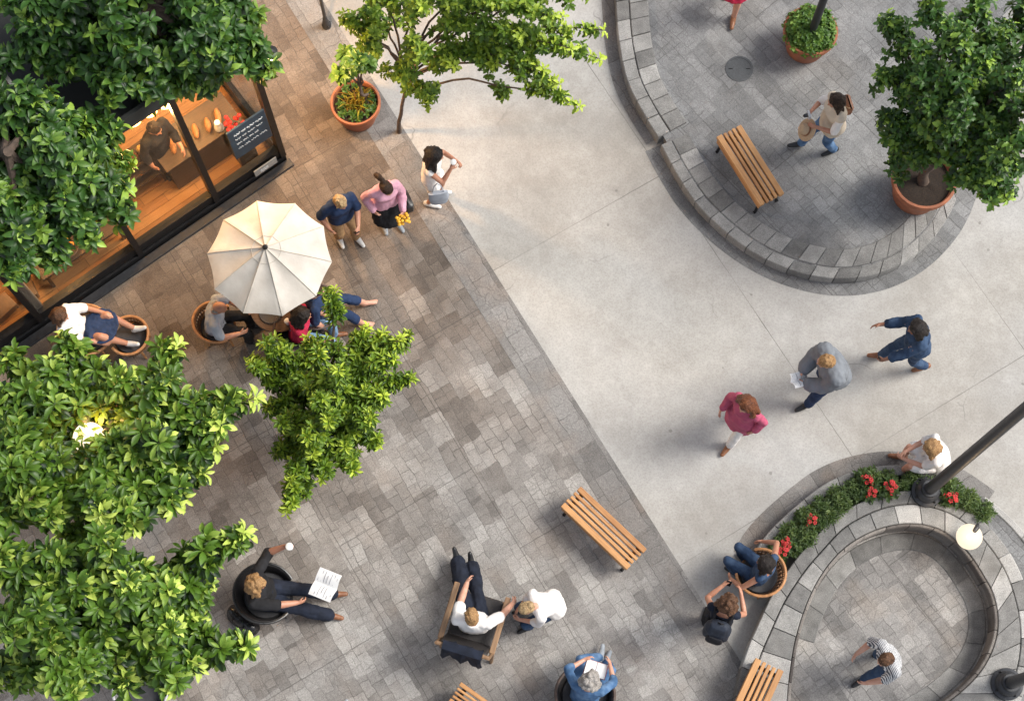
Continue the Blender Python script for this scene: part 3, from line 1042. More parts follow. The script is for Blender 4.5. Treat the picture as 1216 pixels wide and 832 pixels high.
def bench(corners, zg, label, hh=0.45):
    zt = zg + hh
    dz = hh - 0.45
    c = [P(x, y, zt) for x, y in corners]                       # A,B one end; C,D other end
    ctr = sum(c, V()) / 4
    ax = ((c[2] + c[3]) / 2 - (c[0] + c[1]) / 2)
    ln = ax.length; ax.normalize()
    wd = (((c[1] - c[0]).length + (c[2] - c[3]).length) / 2)
    t = thing('park_bench', label, 'bench', V((ctr.x, ctr.y, zg)), math.atan2(ax.y, ax.x), 'slatted wooden benches')
    ws = [0.25, 0.135, 0.135, 0.135, 0.235]; gaps = 0.026
    tot = sum(ws); avail = wd - gaps * 4
    y = -wd / 2
    rb = random.Random(int(ctr.x * 100))
    for i, w_ in enumerate(ws):
        hw = w_ / tot * avail
        a = Acc(); a.box((rb.uniform(-.008, .008), y + hw / 2, 0.42 + dz), (ln / 2, hw / 2, 0.03 if i not in (0, 4) else 0.036), None, rb.random(), 0.007)
        a.build('slat', M_SLAT, t, False)
        y += hw + gaps
    for s in (-1, 1):
        a = Acc()
        x = s * (ln / 2 - 0.09)
        a.box((x, 0, 0.372 + dz), (0.03, wd / 2 - 0.02, 0.012))
        for q in (-1, 1):
            a.tube([(x, q * (wd / 2 - 0.06), 0.37 + dz), (x + s * 0.02, q * (wd / 2 - 0.03), 0.02), (x + s * .02, q * (wd / 2 + .0), 0.012)], 0.024, 8)
        a.tube([(x, -wd / 2 + .05, .18 + dz * .5), (x, wd / 2 - .05, .18 + dz * .5)], 0.013, 6)
        a.build('leg_frame', M_BLACK, t)
    a = Acc(); a.box((0, 0, 0.37 + dz), (ln / 2 - .12, .022, 0.012)); a.build('rail', M_BLACK, t, False)
    for yy in (-wd / 2 + .012, wd / 2 - .012):
        a = Acc(); a.box((0, yy, 0.335 + dz), (ln / 2 - .02, .011, 0.045), None, .2, .004); a.build('apron', M_SLAT, t, False)
    return t


bench([(852, 162), (879, 149), (932, 228), (902, 246)], TZ, 'slatted wooden bench on the raised terrace near the standing woman in jeans')
bench([(666, 602), (689, 576), (767, 651), (745, 676)], 0.01, 'slatted wooden bench alone in the middle of the brown paving')
bench([(530, 831), (550, 811), (636, 872), (616, 892)], 0.01, 'slatted wooden bench cut off by the bottom edge below the lounge chair')
bench([(897, 781), (931, 796), (891, 883), (857, 868)], WZ + .014, 'low slatted wooden bench mounted on top of the round wall', .24)

# ------------------------------------------------------------------ pots


def pot(px, py, zg, h, rpx, label):
    c = P(px, py, zg + h); r_ = rpx / ppm(px, py, zg + h)
    t = thing('terracotta_pot', label, 'plant pot', V((c.x, c.y, zg)), 0, 'terracotta pots')
    prof = [(0, 0), (r_ * .70, 0), (r_ * .73, .02), (r_ * .94, h - .13), (r_ * .95, h - .12), (r_ * 1.0, h - .11), (r_ * 1.02, h - .02), (r_ * 1.0, h), (r_ * .93, h), (r_ * .90, h - .02), (r_ * .86, h - .14), (0, h - .14)]
    a = Acc(); a.lathe(prof, 44); a.build('pot_body', M_TERRA, t)
    a = Acc()
    rings = []
    for i in range(6):
        rr = r_ * .875 * (1 - i / 6)
        rings.append([V((rr * math.cos(2 * math.pi * k / 30), rr * math.sin(2 * math.pi * k / 30), h - .10 + .03 * noise.noise(V((rr * 9 * math.cos(k * .21), rr * 9 * math.sin(k * .21), px))))) for k in range(30)])
    a.rings(rings); a.build('soil', M_SOIL, t, fix=False)
    return t, r_, V((c.x, c.y, zg + h - 0.08))


pot_a, pot_ar, pot_ac = pot(422, 121, 0.0, 0.52, 29.5, 'terracotta pot of yellow and red grass on the shop side paving')
pot_b, pot_br, pot_bc = pot(963, 36, TZ, 0.55, 32, 'terracotta pot holding a round clipped shrub and a dark lamp post')
pot_c, pot_cr, pot_cc = pot(1098, 212, TZ, 0.62, 38, 'large terracotta pot at the terrace edge holding the big bushy tree')

# ------------------------------------------------------------------ lamp posts
M_LAMPW = emit('warm white lamp glass', (1.0, 0.86, 0.66), 9)


def lamp_post(base, h, r, label, arm=True):
    t = thing('lamp_post', label, 'lamp post', base, 0, 'dark lamp posts')
    a = Acc(); a.lathe([(0, 0), (r * 2.6, 0), (r * 2.6, .05), (r * 2.1, .07), (r * 1.9, .16), (r * 1.45, .19), (r * 1.4, .26), (0, .26)], 24); a.build('base_collar', M_POST, t)
    a = Acc(); a.lathe([(0, .02), (r * 1.02, .02), (r, .3), (r * .8, h), (0, h)], 20); a.build('pole', M_POST, t)
    a = Acc()
    for k in range(4):
        an = k * math.pi / 2 + .5
        a.capsule((r * 2.2 * math.cos(an), r * 2.2 * math.sin(an), .045), (r * 2.2 * math.cos(an), r * 2.2 * math.sin(an), .085), .014, .014, 6)
    a.build('bolt', M_BLACK, t)
    if arm:
        a = Acc(); a.lathe([(0, h), (.16, h), (.2, h + .05), (.12, h + .14), (0, h + .18)], 20); a.build('lamp_head', M_POST, t)
    return t


q = P(1100, 584, WZ + .012)
lamp_post(q, 5.6, 0.085, 'dark grey lamp post standing on the round wall behind the flowers')
q = P(1195, 812, WZ + .012)
lamp_post(q, 5.6, 0.085, 'dark grey lamp post at the lower right end of the round wall')
lamp_post(V((pot_bc.x, pot_bc.y, pot_bc.z - 0.04)) + V((0.0, -0.06, 0)), 4.6, 0.062, 'slim dark lamp post rising out of the clipped shrub pot', True)
q = P(388, 31, 0.01)
t = lamp_post(q, 4.4, 0.028, 'thin black pole standing on the paving behind the grass pot', True)

# globe lamps (lit)


def globe(px, py, z, r, label, zbase, strength, colr, arm):
    c = P(px, py, z)
    t = thing('globe_lamp', label, 'lamp', V((c.x, c.y, zbase)), 0)
    m = emit('globe glow %s' % strength, colr, strength)
    m.node_tree.nodes['Principled BSDF'].inputs['Base Color'].default_value = (.12, .11, .1, 1)
    m.node_tree.nodes['Principled BSDF'].inputs['Roughness'].default_value = .2
    h = z - zbase
    a = Acc(); a.ellip((0, 0, h), (r, r, r * .97), seg=28, nr=17); a.build('globe', m, t)
    a = Acc(); a.lathe([(0, 0), (.09, 0), (.09, .02), (.035, .04), (.03, h - r + .02), (.07, h - r + .04), (0, h - r + .045)], 16); a.build('stem', M_POST, t)
    if arm:
        a = Acc()
        a.tube([(r * .55, r * .75, h - r * 1.0), (r * .75, r * .95, h), (r * .55, r * .75, h + r * .62), (r * .25, r * .38, h + r * .93)], .022, 8)
        a.capsule((r * .2, r * .3, h + r * .9), (r * .4, r * .55, h + r * .84), .03, .035)
        a.build('bracket', M_POST, t)
    return t


globe(1151, 637, WZ + 0.30, 15.5 / ppm(1151, 637, .8), 'glowing warm white globe lamp on top of the round wall', WZ + .012, .62, (1.0, .84, .62), True)
globe(106, 520, 3.72, 0.20, 'glowing globe lamp on a tall stem half hidden among the leaves of the left tree', 0.01, 1.1, (1.0, .78, .52), False)
wz = 2.75
wp = P(322, 64, wz)
wl = thing('wall_lantern', 'small glowing lantern on a bracket at the shop corner under the leaves', 'lamp', wp, SRZ)
a = Acc(); a.lathe([(0, -.10), (.07, -.10), (.085, -.02), (.06, .06), (0, .065)], 18); a.build('lamp_glass', emit('lantern glow', (1.0, .82, .58), 9), wl)
dist = (wp - sB).dot(sd)
a = Acc(); a.lathe([(0, .06), (.10, .06), (.03, .13), (0, .14)], 16); a.tube([(0, 0, .10), (-max(dist - .05, .05), 0, .16)], .014, 6); a.build('bracket', M_BLACK, wl)
for (px, py, z, e, colr) in ((334, 66, 2.5, 210, (1.0, 0.6, 0.28)), (116, 500, 3.85, 22, (1.0, 0.5, 0.22)), (1151, 637, WZ + .7, 7, (1.0, .7, .4))):
    c = P(px, py, z)
    ld = bpy.data.lights.new('lamp_light', 'POINT'); ld.energy = e; ld.color = colr; ld.shadow_soft_size = .15
    lo = bpy.data.objects.new('lamp_light', ld); COL.objects.link(lo); lo.location = c

# ------------------------------------------------------------------ parasol and table
M_CANVAS, nt, bb = nodes_of('cream canvas')
co = objco(nt)
n_ = noise_t(nt, co, 3, 5)
L(nt, ramp(nt, n_.outputs['Fac'], [(0.3, (0.52, 0.475, 0.42)), (0.7, (0.67, 0.63, 0.575))]), bb.inputs['Base Color'])
bb.inputs['Roughness'].default_value = 0.85
bump(nt, noise_t(nt, objco(nt), 6, 4).outputs['Fac'], bb, 0.5, 0.02)
tl = N(nt, 'ShaderNodeBsdfTranslucent'); tl.inputs['Color'].default_value = (0.7, 0.62, 0.5, 1)
mx = N(nt, 'ShaderNodeMixShader'); mx.inputs[0].default_value = 0.18
L(nt, bb.outputs[0], mx.inputs[1]); L(nt, tl.outputs[0], mx.inputs[2]); L(nt, mx.outputs[0], nt.nodes['Material Output'].inputs['Surface'])
uz = 2.12
uc_ = P(320, 306, uz)
ur = 74.5 / ppm(320, 306, uz)
par = thing('parasol', 'large cream canvas parasol with ten panels open over the cafe table', 'parasol', V((uc_.x, uc_.y, 0.01)), R(-4))
NP = 10
uh = 0.42


def canopy_pt(t, a_, NPp=NP):
    """t 0 centre .. 1 rim, a_ in panel units"""
    f = a_ % 1.0
    s = math.sin(math.pi * f)
    edge = ur * t * (1 - 0.022 * s * t ** 1.5)
    cosr = math.cos(math.pi / NPp) / math.cos(math.pi * (2 * f - 1) / NPp)
    rr = edge * (1 - (1 - cosr) * 1.0)
    z = uz - .01 + uh * (1 - t) ** 0.88 - 0.02 * s * math.sin(math.pi * min(1, t)) - 0.012 * s * t
    an = 2 * math.pi * a_ / NPp
    return V((rr * math.cos(an), rr * math.sin(an), z))


acc = Acc()
SEG = 8
for side in (0, -0.006):
    vs, fs = [], []
    rows = 14
    for i in range(rows + 1):
        t = 0.012 + (1 - 0.012) * i / rows
        for j in range(NP * SEG):
            vs.append(canopy_pt(t, j / SEG) + V((0, 0, side)))
    m_ = NP * SEG
    for i in range(rows):
        for j in range(m_):
            k = (j + 1) % m_
            q_ = (i * m_ + j, (i + 1) * m_ + j, (i + 1) * m_ + k, i * m_ + k)
            fs.append(q_ if side == 0 else tuple(reversed(q_)))
    acc.add(vs, fs)
o = acc.build('canopy', M_CANVAS, par, fix=False)
M_SEAM = plain('canvas seam', (0.46, 0.42, 0.36), 0.9)
for k in range(NP):
    a = Acc(); a.tube([canopy_pt(t, k) + V((0, 0, .004)) for t in np.linspace(.03, 1, 12)], .006, 5); a.build('seam', M_SEAM, o)
    a = Acc(); a.tube([canopy_pt(t, k) + V((0, 0, -.022)) for t in np.linspace(.05, .99, 6)], .009, 5); a.build('rib', M_BLACK, par)
a = Acc(); a.tube([canopy_pt(.24, j / 4) + V((0, 0, .004)) for j in range(NP * 4 + 1)], .005, 5); a.build('vent_seam', M_SEAM, o)
a = Acc(); a.lathe([(0, uz + uh - .02), (.035, uz + uh - .02), (.04, uz + uh + .01), (.02, uz + uh + .05), (0, uz + uh + .055)], 14); a.build('finial', M_BLACK, par)
a = Acc(); a.lathe([(0, 0), (.024, 0), (.024, uz + uh), (0, uz + uh)], 12); a.build('pole', M_BLACK, par)
a = Acc(); a.lathe([(0, 0), (.26, 0), (.26, .04), (.06, .07), (.04, .2), (0, .2)], 24); a.build('base', M_POST, par)
M_TABLE = wood('brown table top', (0.07, 0.04, 0.025), (0.17, 0.10, 0.06), 0.4, 'X', 5)
tc_ = V((uc_.x - .06, uc_.y - 0.24, 0.01))
tab = thing('cafe_table', 'round dark brown cafe table half hidden under the cream parasol', 'table', tc_)
a = Acc(); a.lathe([(0, .70), (.40, .70), (.415, .715), (.41, .74), (0, .742)], 36); a.build('table_top', M_TABLE, tab)
a = Acc(); a.lathe([(0, .03), (.04, .03), (.035, .7), (0, .7)], 14); a.build('pedestal', M_BLACK, tab)
a = Acc()
for k in range(4):
    an = k * math.pi / 2 + .4
    a.tube([(0, 0, .06), (.30 * math.cos(an), .30 * math.sin(an), .02)], .02, 6)
a.build('foot', M_BLACK, tab)

# ------------------------------------------------------------------ chairs
M_WICKER, nt, bb = nodes_of('orange wicker')
co = objco(nt)
wv = N(nt, 'ShaderNodeTexWave', bands_direction='Z'); wv.inputs['Scale'].default_value = 16; wv.inputs['Distortion'].default_value = 1.5
L(nt, co, wv.inputs['Vector'])
n_ = noise_t(nt, co, 14, 4)
c_ = mixc(nt, wv.outputs['Fac'], (0.10, 0.045, 0.02), (0.30, 0.145, 0.06))
c_ = mixc(nt, 1.0, c_, ramp(nt, n_.outputs['Fac'], [(0.3, (.6,)), (.7, (1.3,))]), 'MULTIPLY')
L(nt, c_, bb.inputs['Base Color']); bb.inputs['Roughness'].default_value = 0.6
bump(nt, wv.outputs['Fac'], bb, 0.7, 0.01)
M_RIM = plain('cane rim', (0.42, 0.20, 0.08), 0.5, var=0.3, nscale=18, bmp=.3)
M_DKCH = plain('dark woven seat', (0.025, 0.022, 0.022), 0.6, var=0.4, nscale=40, bmp=.6)
M_DKRIM = plain('dark brown cane', (0.07, 0.045, 0.035), 0.5, var=0.35, nscale=20, bmp=.3)
M_CUSH = cloth('dark cushion', (0.06, 0.06, 0.065))


def tub_chair(loc, rz, label, r=0.33, shell=None, rim=None, seat=None, hb=0.74, scale=1.0, open_deg=70, name='tub_chair', group='round cafe armchairs'):
    """round armchair: seat, wrapped back shell with a rim, four legs"""
    shell, rim, seat = shell or M_WICKER, rim or M_RIM, seat or M_CUSH
    t = thing(name, label, 'chair', loc, rz, group, scale)
    a = Acc(); a.lathe([(0, .33), (r * .92, .33), (r * .98, .36), (r * .96, .39), (0, .392)], 30); a.build('seat', shell, t)
    a = Acc(); a.lathe([(0, .388), (r * .82, .388), (r * .88, .41), (r * .84, .445), (r * .4, .455), (0, .455)], 30); a.build('cushion', seat, t)
    n = 28
    rings = []
    rim_pts = []

    def wall_pt(k, f):
        """k along the wrap, f 0 at the seat .. 1 at the rim"""
        an = R(90 + open_deg / 2 + (360 - open_deg) * k / n)
        e = abs(2 * k / n - 1)
        top = hb - (hb - .56) * e ** 1.6
        rr = r * (.97 + .15 * f ** 1.3)
        return V((rr * math.cos(an), rr * math.sin(an), .37 + (top - .37) * f))
    for k in range(n + 1):
        rim_pts.append(wall_pt(k, 1))
    if shell is M_WICKER:                                    # open cane work
        a = Acc()
        for k in range(0, n + 1):
            a.tube([wall_pt(k, f) for f in (0, .35, .7, 1)], .0085, 5)
            if k < n: a.tube([wall_pt(k, 0), wall_pt(k + 1, .5), wall_pt(min(k + 2, n), 1)], .005, 4); a.tube([wall_pt(k + 1, 0), wall_pt(k, .5), wall_pt(max(k - 1, 0), 1)], .005, 4)
        for f in (.06, .3, .36, .62, .68): a.tube([wall_pt(k, f) for k in range(n + 1)], .009, 6)
        a.build('woven_back', shell, t)
    else:
        for k in range(n + 1):
            d = V((wall_pt(k, 1).x, wall_pt(k, 1).y, 0)).normalized()
            rings.append([wall_pt(k, f) for f in (0, .4, 1)] + [wall_pt(k, f) - d * .026 for f in (1, .4, 0)])
        a = Acc(); a.rings(rings); a.build('back_shell', shell, t)
    a = Acc(); a.tube(rim_pts, .021, 8); a.build('rim', rim, t)
    for k in range(4):
        an = R(45 + 90 * k)
        a = Acc(); a.tube([(r * .8 * math.cos(an), r * .8 * math.sin(an), .34), (r * .92 * math.cos(an), r * .92 * math.sin(an), 0)], [.02, .015], 8); a.build('leg', rim, t)
    return t


def lounge_chair(loc, rz, label, scale=1.0):
    """wood framed armchair with a dark slung seat"""
    t = thing('lounge_chair', label, 'chair', loc, rz, None, scale)
    w, W2 = .33, M_LWOOD
    a = Acc(); a.box((0, .02, .36), (.28, .30, .045), None, None, .02); a.build('seat', M_DKCH, t, False)
    Mb = Matrix.Rotation(R(-16), 3, 'X')
    a = Acc(); a.box((0, -.36, .66), (.29, .035, .30), Matrix.Rotation(R(16), 3, 'X'), None, .015); a.build('backrest', M_DKCH, t, False)
    for s in (-1, 1):
        a = Acc(); a.box((s * w, .0, .60), (.035, .36, .018), None, .5, .008); a.build('armrest', W2, t, False)
        a = Acc(); a.tube([(s * w, .30, .59), (s * w, .32, 0)], .022, 8); a.build('leg', W2, t)
        a = Acc(); a.tube([(s * w, -.46, .98), (s * w, -.30, .35), (s * (w + .0), -.40, 0)], .022, 8); a.build('leg', W2, t)
        a = Acc(); a.tube([(s * w, -.3, .34), (s * w, .31, .34)], .018, 8); a.build('side_rail', W2, t)
    a = Acc(); a.tube([(-w, -.455, .965), (w, -.455, .965)], .026, 8); a.build('top_rail', W2, t)
    a = Acc(); a.tube([(-w, .31, .33), (w, .31, .33)], .018, 8); a.build('front_rail', W2, t)
    return t


M_LWOOD = wood('pale brown chair wood', (0.16, 0.09, 0.045), (0.36, 0.22, 0.12), 0.5, 'Y', 5)


def stool(loc, rz, label):
    t = thing('stool', label, 'stool', loc, rz)
    a = Acc(); a.lathe([(0, .40), (.17, .40), (.185, .42), (.18, .445), (0, .45)], 26); a.build('seat', M_DKCH, t)
    for k in range(4):
        an = R(45 + 90 * k)
        a = Acc(); a.tube([(.12 * math.cos(an), .12 * math.sin(an), .4), (.18 * math.cos(an), .18 * math.sin(an), 0)], .013, 7); a.build('leg', M_BLACK, t)
    return t
# ------------------------------------------------------------------ people
SK = {
    'light': skin('light skin', (0.58, 0.33, 0.235)),
    'tan': skin('tan skin', (0.46, 0.235, 0.15)),
    'brown': skin('brown skin', (0.30, 0.145, 0.09)),
}
M_EYE = plain('eye dark', (0.03, 0.02, 0.015), 0.25)
M_LIP = plain('lip', (0.36, 0.12, 0.10), 0.5)
HAIR = {
    'black': hairm('black hair', (0.006, 0.005, 0.005), (0.03, 0.023, 0.02)),
    'dark': hairm('dark brown hair', (0.012, 0.007, 0.005), (0.06, 0.033, 0.02)),
    'brown': hairm('brown hair', (0.03, 0.015, 0.009), (0.15, 0.075, 0.04)),
    'auburn': hairm('auburn hair', (0.05, 0.016, 0.009), (0.22, 0.08, 0.035)),
    'blond': hairm('blond hair', (0.20, 0.12, 0.055), (0.52, 0.37, 0.20)),
    'sandy': hairm('sandy hair', (0.16, 0.085, 0.038), (0.42, 0.25, 0.11)),
    'grey': hairm('grey hair', (0.17, 0.155, 0.14), (0.42, 0.39, 0.36)),
}
UP = V((0, 0, 1))


def ik(a, t, l1, l2, pole):
    a, t = V(a), V(t)
    d = t - a
    ln = min(max(d.length, 0.08), (l1 + l2) * 0.995)
    d.normalize()
    t = a + d * ln
    x = (l1 * l1 - l2 * l2 + ln * ln) / (2 * ln)
    h = math.sqrt(max(l1 * l1 - x * x, 0))
    p = V(pole) - d * V(pole).dot(d)
    if p.length < 1e-5: p = V((0, 1, 0)) - d * d.y
    return a + d * x + p.normalized() * h, t


def ax_rot(axis, deg):
    return Matrix.Rotation(R(deg), 3, axis)


class Body:
    """skeleton in local space: x right, y forward, z up"""

    def __init__(s, pose, female=True):
        g = pose.get
        s.female = female
        s.hip = V(g('hip', (0, 0, .93)))
        lean, side, twist = g('lean', 4), g('side', 0), g('twist', 0)
        Mp = ax_rot('Z', g('hiptwist', 0)) @ ax_rot('X', -g('hiplean', lean * .3))
        M1 = ax_rot('Z', twist * .5) @ ax_rot('Y', side * .5) @ ax_rot('X', -lean * .7)
        M2 = ax_rot('Z', twist) @ ax_rot('Y', side) @ ax_rot('X', -lean)
        s.Mp, s.M1, s.M2 = Mp, M1, M2
        s.waist = s.hip + M1 @ V((0, 0, .19))
        s.chest = s.waist + M2 @ V((0, 0, .19))
        s.neckb = s.chest + M2 @ V((0, -.005, .145))
        sw = .165 if female else .188
        s.sw = sw
        s.shl = s.chest + M2 @ V((-sw, 0, .085)); s.shr = s.chest + M2 @ V((sw, 0, .085))
        hp, hy, hr = g('head', (12, 0, 0))
        s.Mh = M2 @ ax_rot('X', lean * .6) @ ax_rot('Z', hy) @ ax_rot('Y', hr) @ ax_rot('X', -hp)
        s.head = s.neckb + M2 @ V((0, .012, .06)) + s.Mh @ V((0, .018, .105))
        s.arms = []
        for sgn, key, sh in ((-1, 'l', s.shl), (1, 'r', s.shr)):
            tgt = g(key + 'a')
            if tgt is None: tgt = sh + V((sgn * .10, .06, -.50))
            pole = g(key + 'ap', (sgn * .6, -.8, -.4))
            el, wr = ik(sh, tgt, .285, .25, pole)
            s.arms.append((sh, el, wr, sgn))
        s.legs = []
        for sgn, key in ((-1, 'l'), (1, 'r')):
            hj = s.hip + Mp @ V((sgn * .09, 0, -.03))
            tgt = g(key + 'f')
            if tgt is None: tgt = V((sgn * .10, 0, .075))
            pole = g(key + 'fp', (sgn * .08, 1, .25))
            kn, an = ik(hj, tgt, .43, .42, pole)
            fd = V(g(key + 'fd', (sgn * .15, 1, 0))).normalized()
            s.legs.append((hj, kn, an, fd, sgn))

    # -------- pieces (e = thickness added for clothing)
    def torso(s, a, e=0.0, lo=-.12, hi=1.0, flare=0.0, dy=1.0):
        f = s.female
        X = lambda M: M @ V((1, 0, 0))
        Y = lambda M: M @ V((0, 1, 0))
        rr = []
        if lo < 0: rr.append((s.hip + s.Mp @ V((0, 0, lo)), X(s.Mp), Y(s.Mp), .135 + e + flare, .10 + e + flare))
        rr.append((s.hip + s.Mp @ V((0, -.008, 0.0)), X(s.Mp), Y(s.Mp), (.172 if f else .166) + e + flare * .7, .115 + e + flare * .7))
        rr.append((s.hip.lerp(s.waist, .55), X(s.M1), Y(s.M1), (.148 if f else .16) + e + flare * .3, .105 + e))
        rr.append((s.waist, X(s.M1), Y(s.M1), (.128 if f else .155) + e, .095 + e))
        rr.append((s.waist.lerp(s.chest, .55), X(s.M2), Y(s.M2), (.145 if f else .17) + e, (.108 if f else .11) + e))
        rr.append((s.chest + s.M2 @ V((0, .012 if f else 0, 0)), X(s.M2), Y(s.M2), (.155 if f else .178) + e, (.118 if f else .118) + e))
        rr.append((s.chest + s.M2 @ V((0, 0, .075)), X(s.M2), Y(s.M2), (.158 if f else .182) + e, .085 + e))
        if hi > .9:
            rr.append((s.chest + s.M2 @ V((0, -.004, .118)), X(s.M2), Y(s.M2), .10 + e, .066 + e))
            rr.append((s.neckb + s.M2 @ V((0, 0, .01)), X(s.M2), Y(s.M2), .055 + e, .053 + e))
        a.loft(rr, 22)
        # shoulder yoke
        for sh in (s.shl, s.shr):
            a.capsule(s.chest + s.M2 @ V((0, 0, .095)), sh, .055 + e, .05 + e)

    def arm(s, a, i, e=0.0, frac=2.0, loose=0.0):
        sh, el, wr, sgn = s.arms[i]
        k = .9 if s.female else 1.08
        if frac <= 1:
            p = sh.lerp(el, frac)
            a.capsule(sh, p, .052 * k + e, (.052 + (.04 - .052) * frac) * k + e + loose)
        else:
            a.capsule(sh, el, .052 * k + e, .041 * k + e + loose * .5)
            p = el.lerp(wr, min(frac - 1, 1))
            a.capsule(el, el.lerp(wr, .35 * min(frac - 1, 1)), .041 * k + e + loose * .5, .042 * k + e + loose * .7)
            a.capsule(el.lerp(wr, .35 * min(frac - 1, 1)), p, .042 * k + e + loose * .7, (.029 + .012 * (2 - frac)) * k + e + loose)

    def leg(s, a, i, e=0.0, frac=2.0, loose=0.0):
        hj, kn, an, fd, sgn = s.legs[i]
        k = .98 if s.female else 1.03
        if frac <= 1:
            p = hj.lerp(kn, frac)
            a.capsule(hj, p, .088 * k + e, (.088 - .03 * frac) * k + e + loose)
        else:
            a.capsule(hj, kn, .088 * k + e, .057 * k + e)
            q = min(frac - 1, 1)
            back = (kn - an).cross(V((1, 0, 0))).normalized() * -.012
            m = kn.lerp(an, .32 * q)
            a.capsule(kn, m, .056 * k + e, .057 * k + e + loose * .4)
            a.capsule(m, kn.lerp(an, q), .057 * k + e + loose * .4, (.057 - .02 * q) * k + e + loose)

    def foot_pts(s, i):
        hj, kn, an, fd, sgn = s.legs[i]
        down = (an - kn).normalized()
        up = -down if down.z < -.3 else UP
        n = (up - fd * up.dot(fd)).normalized()
        return an, fd, n

    def foot(s, a, i):
        an, fd, n = s.foot_pts(i)
        a.capsule(an - fd * .03 - n * .035, an + fd * .06 - n * .04, .036, .034)
        a.capsule(an + fd * .0, an + fd * .10 - n * .045, .036, .03)
        sd_ = fd.cross(n)
        a.capsule(an + fd * .09 - n * .047 - sd_ * .012, an + fd * .165 - n * .055 - sd_ * .012, .028, .02)
        a.capsule(an + fd * .09 - n * .047 + sd_ * .014, an + fd * .15 - n * .055 + sd_ * .02, .026, .017)

    def shoe(s, a, i, hi=.0):
        an, fd, n = s.foot_pts(i)
        a.capsule(an - fd * .04 - n * .035, an + fd * .06 - n * .038, .043, .042)
        a.capsule(an + fd * .06 - n * .042, an + fd * .165 - n * .05, .043, .03)
        a.capsule(an + fd * .0 - n * .01, an + fd * .08 - n * .04, .043, .036)
        if hi: a.capsule(an, an + n * hi, .045, .05)

    def hand(s, a, i, grip=35):
        sh, el, wr, sgn = s.arms[i]
        d = (wr - el).normalized()
        # palm normal: roughly downwards / inwards
        inw = V((-sgn, 0, 0)) + V((0, 0, -.5))
        n = (inw - d * inw.dot(d))
        n = n.normalized() if n.length > .05 else Acc.frame(d)[0]
        x = d.cross(n).normalized()                           # across the knuckles
        if x.dot(V((0, 1, 0)) + UP * .3) < 0: x = -x          # thumb side forward / up
        M = Matrix((x, d, n)).transposed()
        a.ellip(wr + d * .045, (.037, .05, .017), M, 12, 8)
        a.capsule(wr - d * .02, wr + d * .03, .026, .026)
        g = R(grip)
        for k, (off, ln) in enumerate(((.027, .068), (.009, .076), (-.009, .071), (-.026, .056))):
            b0_ = wr + d * .082 + x * off
            d1 = d * math.cos(g * .6) + n * math.sin(g * .6) + x * off * 1.4
            b1_ = b0_ + d1.normalized() * ln * .5
            d2 = d * math.cos(g * 1.7) + n * math.sin(g * 1.7)
            b2_ = b1_ + d2.normalized() * ln * .5
            a.capsule(b0_ - d * .02, b1_, .0095, .009, 8); a.capsule(b1_, b2_, .009, .0075, 8)
        t0_ = wr + d * .025 + x * .026
        t1_ = t0_ + (d * .6 + x * .75 + n * .25).normalized() * .038
        t2_ = t1_ + (d * .85 + x * .1 + n * .5).normalized() * .03
        a.capsule(t0_, t1_, .0125, .0105, 8); a.capsule(t1_, t2_, .0105, .008, 8)
        return wr + d * .075 + n * .03, d, n, x

    def headshape(s, a):
        M, c = s.Mh, s.head
        q = lambda x, y, z: c + M @ V((x, y, z))
        a.ellip(q(0, -.014, .03), (.074, .094, .092), M, 18, 12)
        a.ellip(q(0, .018, -.035), (.058, .070, .078), M, 16, 10)
        a.capsule(q(0, .05, -.085), q(0, .055, -.088), .028, .026)            # chin
        a.capsule(q(0, .08, .028), q(0, .101, -.012), .010, .014, 8)          # nose
        for x in (-1, 1):
            a.capsule(q(x * .018, .082, -.018), q(0, .092, -.014), .008, .010, 8)
            a.ellip(q(x * .073, -.004, .0), (.010, .02, .032), M, 10, 7)      # ear
            a.capsule(q(x * .018, .082, .040), q(x * .045, .07, .038), .010, .008, 8)   # brow
            a.ellip(q(x * .036, .065, -.02), (.022, .02, .02), M, 10, 7)      # cheek
        a.capsule(q(-.018, .083, -.052), q(.018, .083, -.052), .010, .010, 8) # lips
        a.capsule(s.neckb - s.M2 @ V((0, 0, .03)), q(0, -.02, -.05), .052 if s.female else .058, .049)


def hair_locks(a, B, rnd, n, length, r0=.026, back=True, spread=.05, lift=0.0):
    """locks that start on the crown and fall over the shoulders"""
    M, c = B.Mh, B.head
    for k in range(n):
        an = R(-100 + 200 * (k + .5) / n) if back else R(-140 + 280 * (k + .5) / n)
        dx, dy = math.sin(an), -math.cos(an)
        p = c + M @ V((dx * .055, dy * .06 - .02, .075))
        q = c + M @ V((dx * .092, dy * .10 - .012, .0))
        down = V((0, 0, -1)) * .72 + (B.M2 @ V((0, 0, -1))) * .28
        ln = length * rnd.uniform(.8, 1.15)
        o = M @ V((dx, dy, 0))
        r1 = q + down * ln * .45 + o * (spread + rnd.uniform(-.02, .03))
        r2 = q + down * ln + o * (spread * .7 + rnd.uniform(-.02, .03)) + V((rnd.uniform(-.02, .02), rnd.uniform(-.02, .02), 0))
        a.chain([p, q, r1, r2], [r0 * 1.2, r0 * 1.15, r0, r0 * .45], 8)


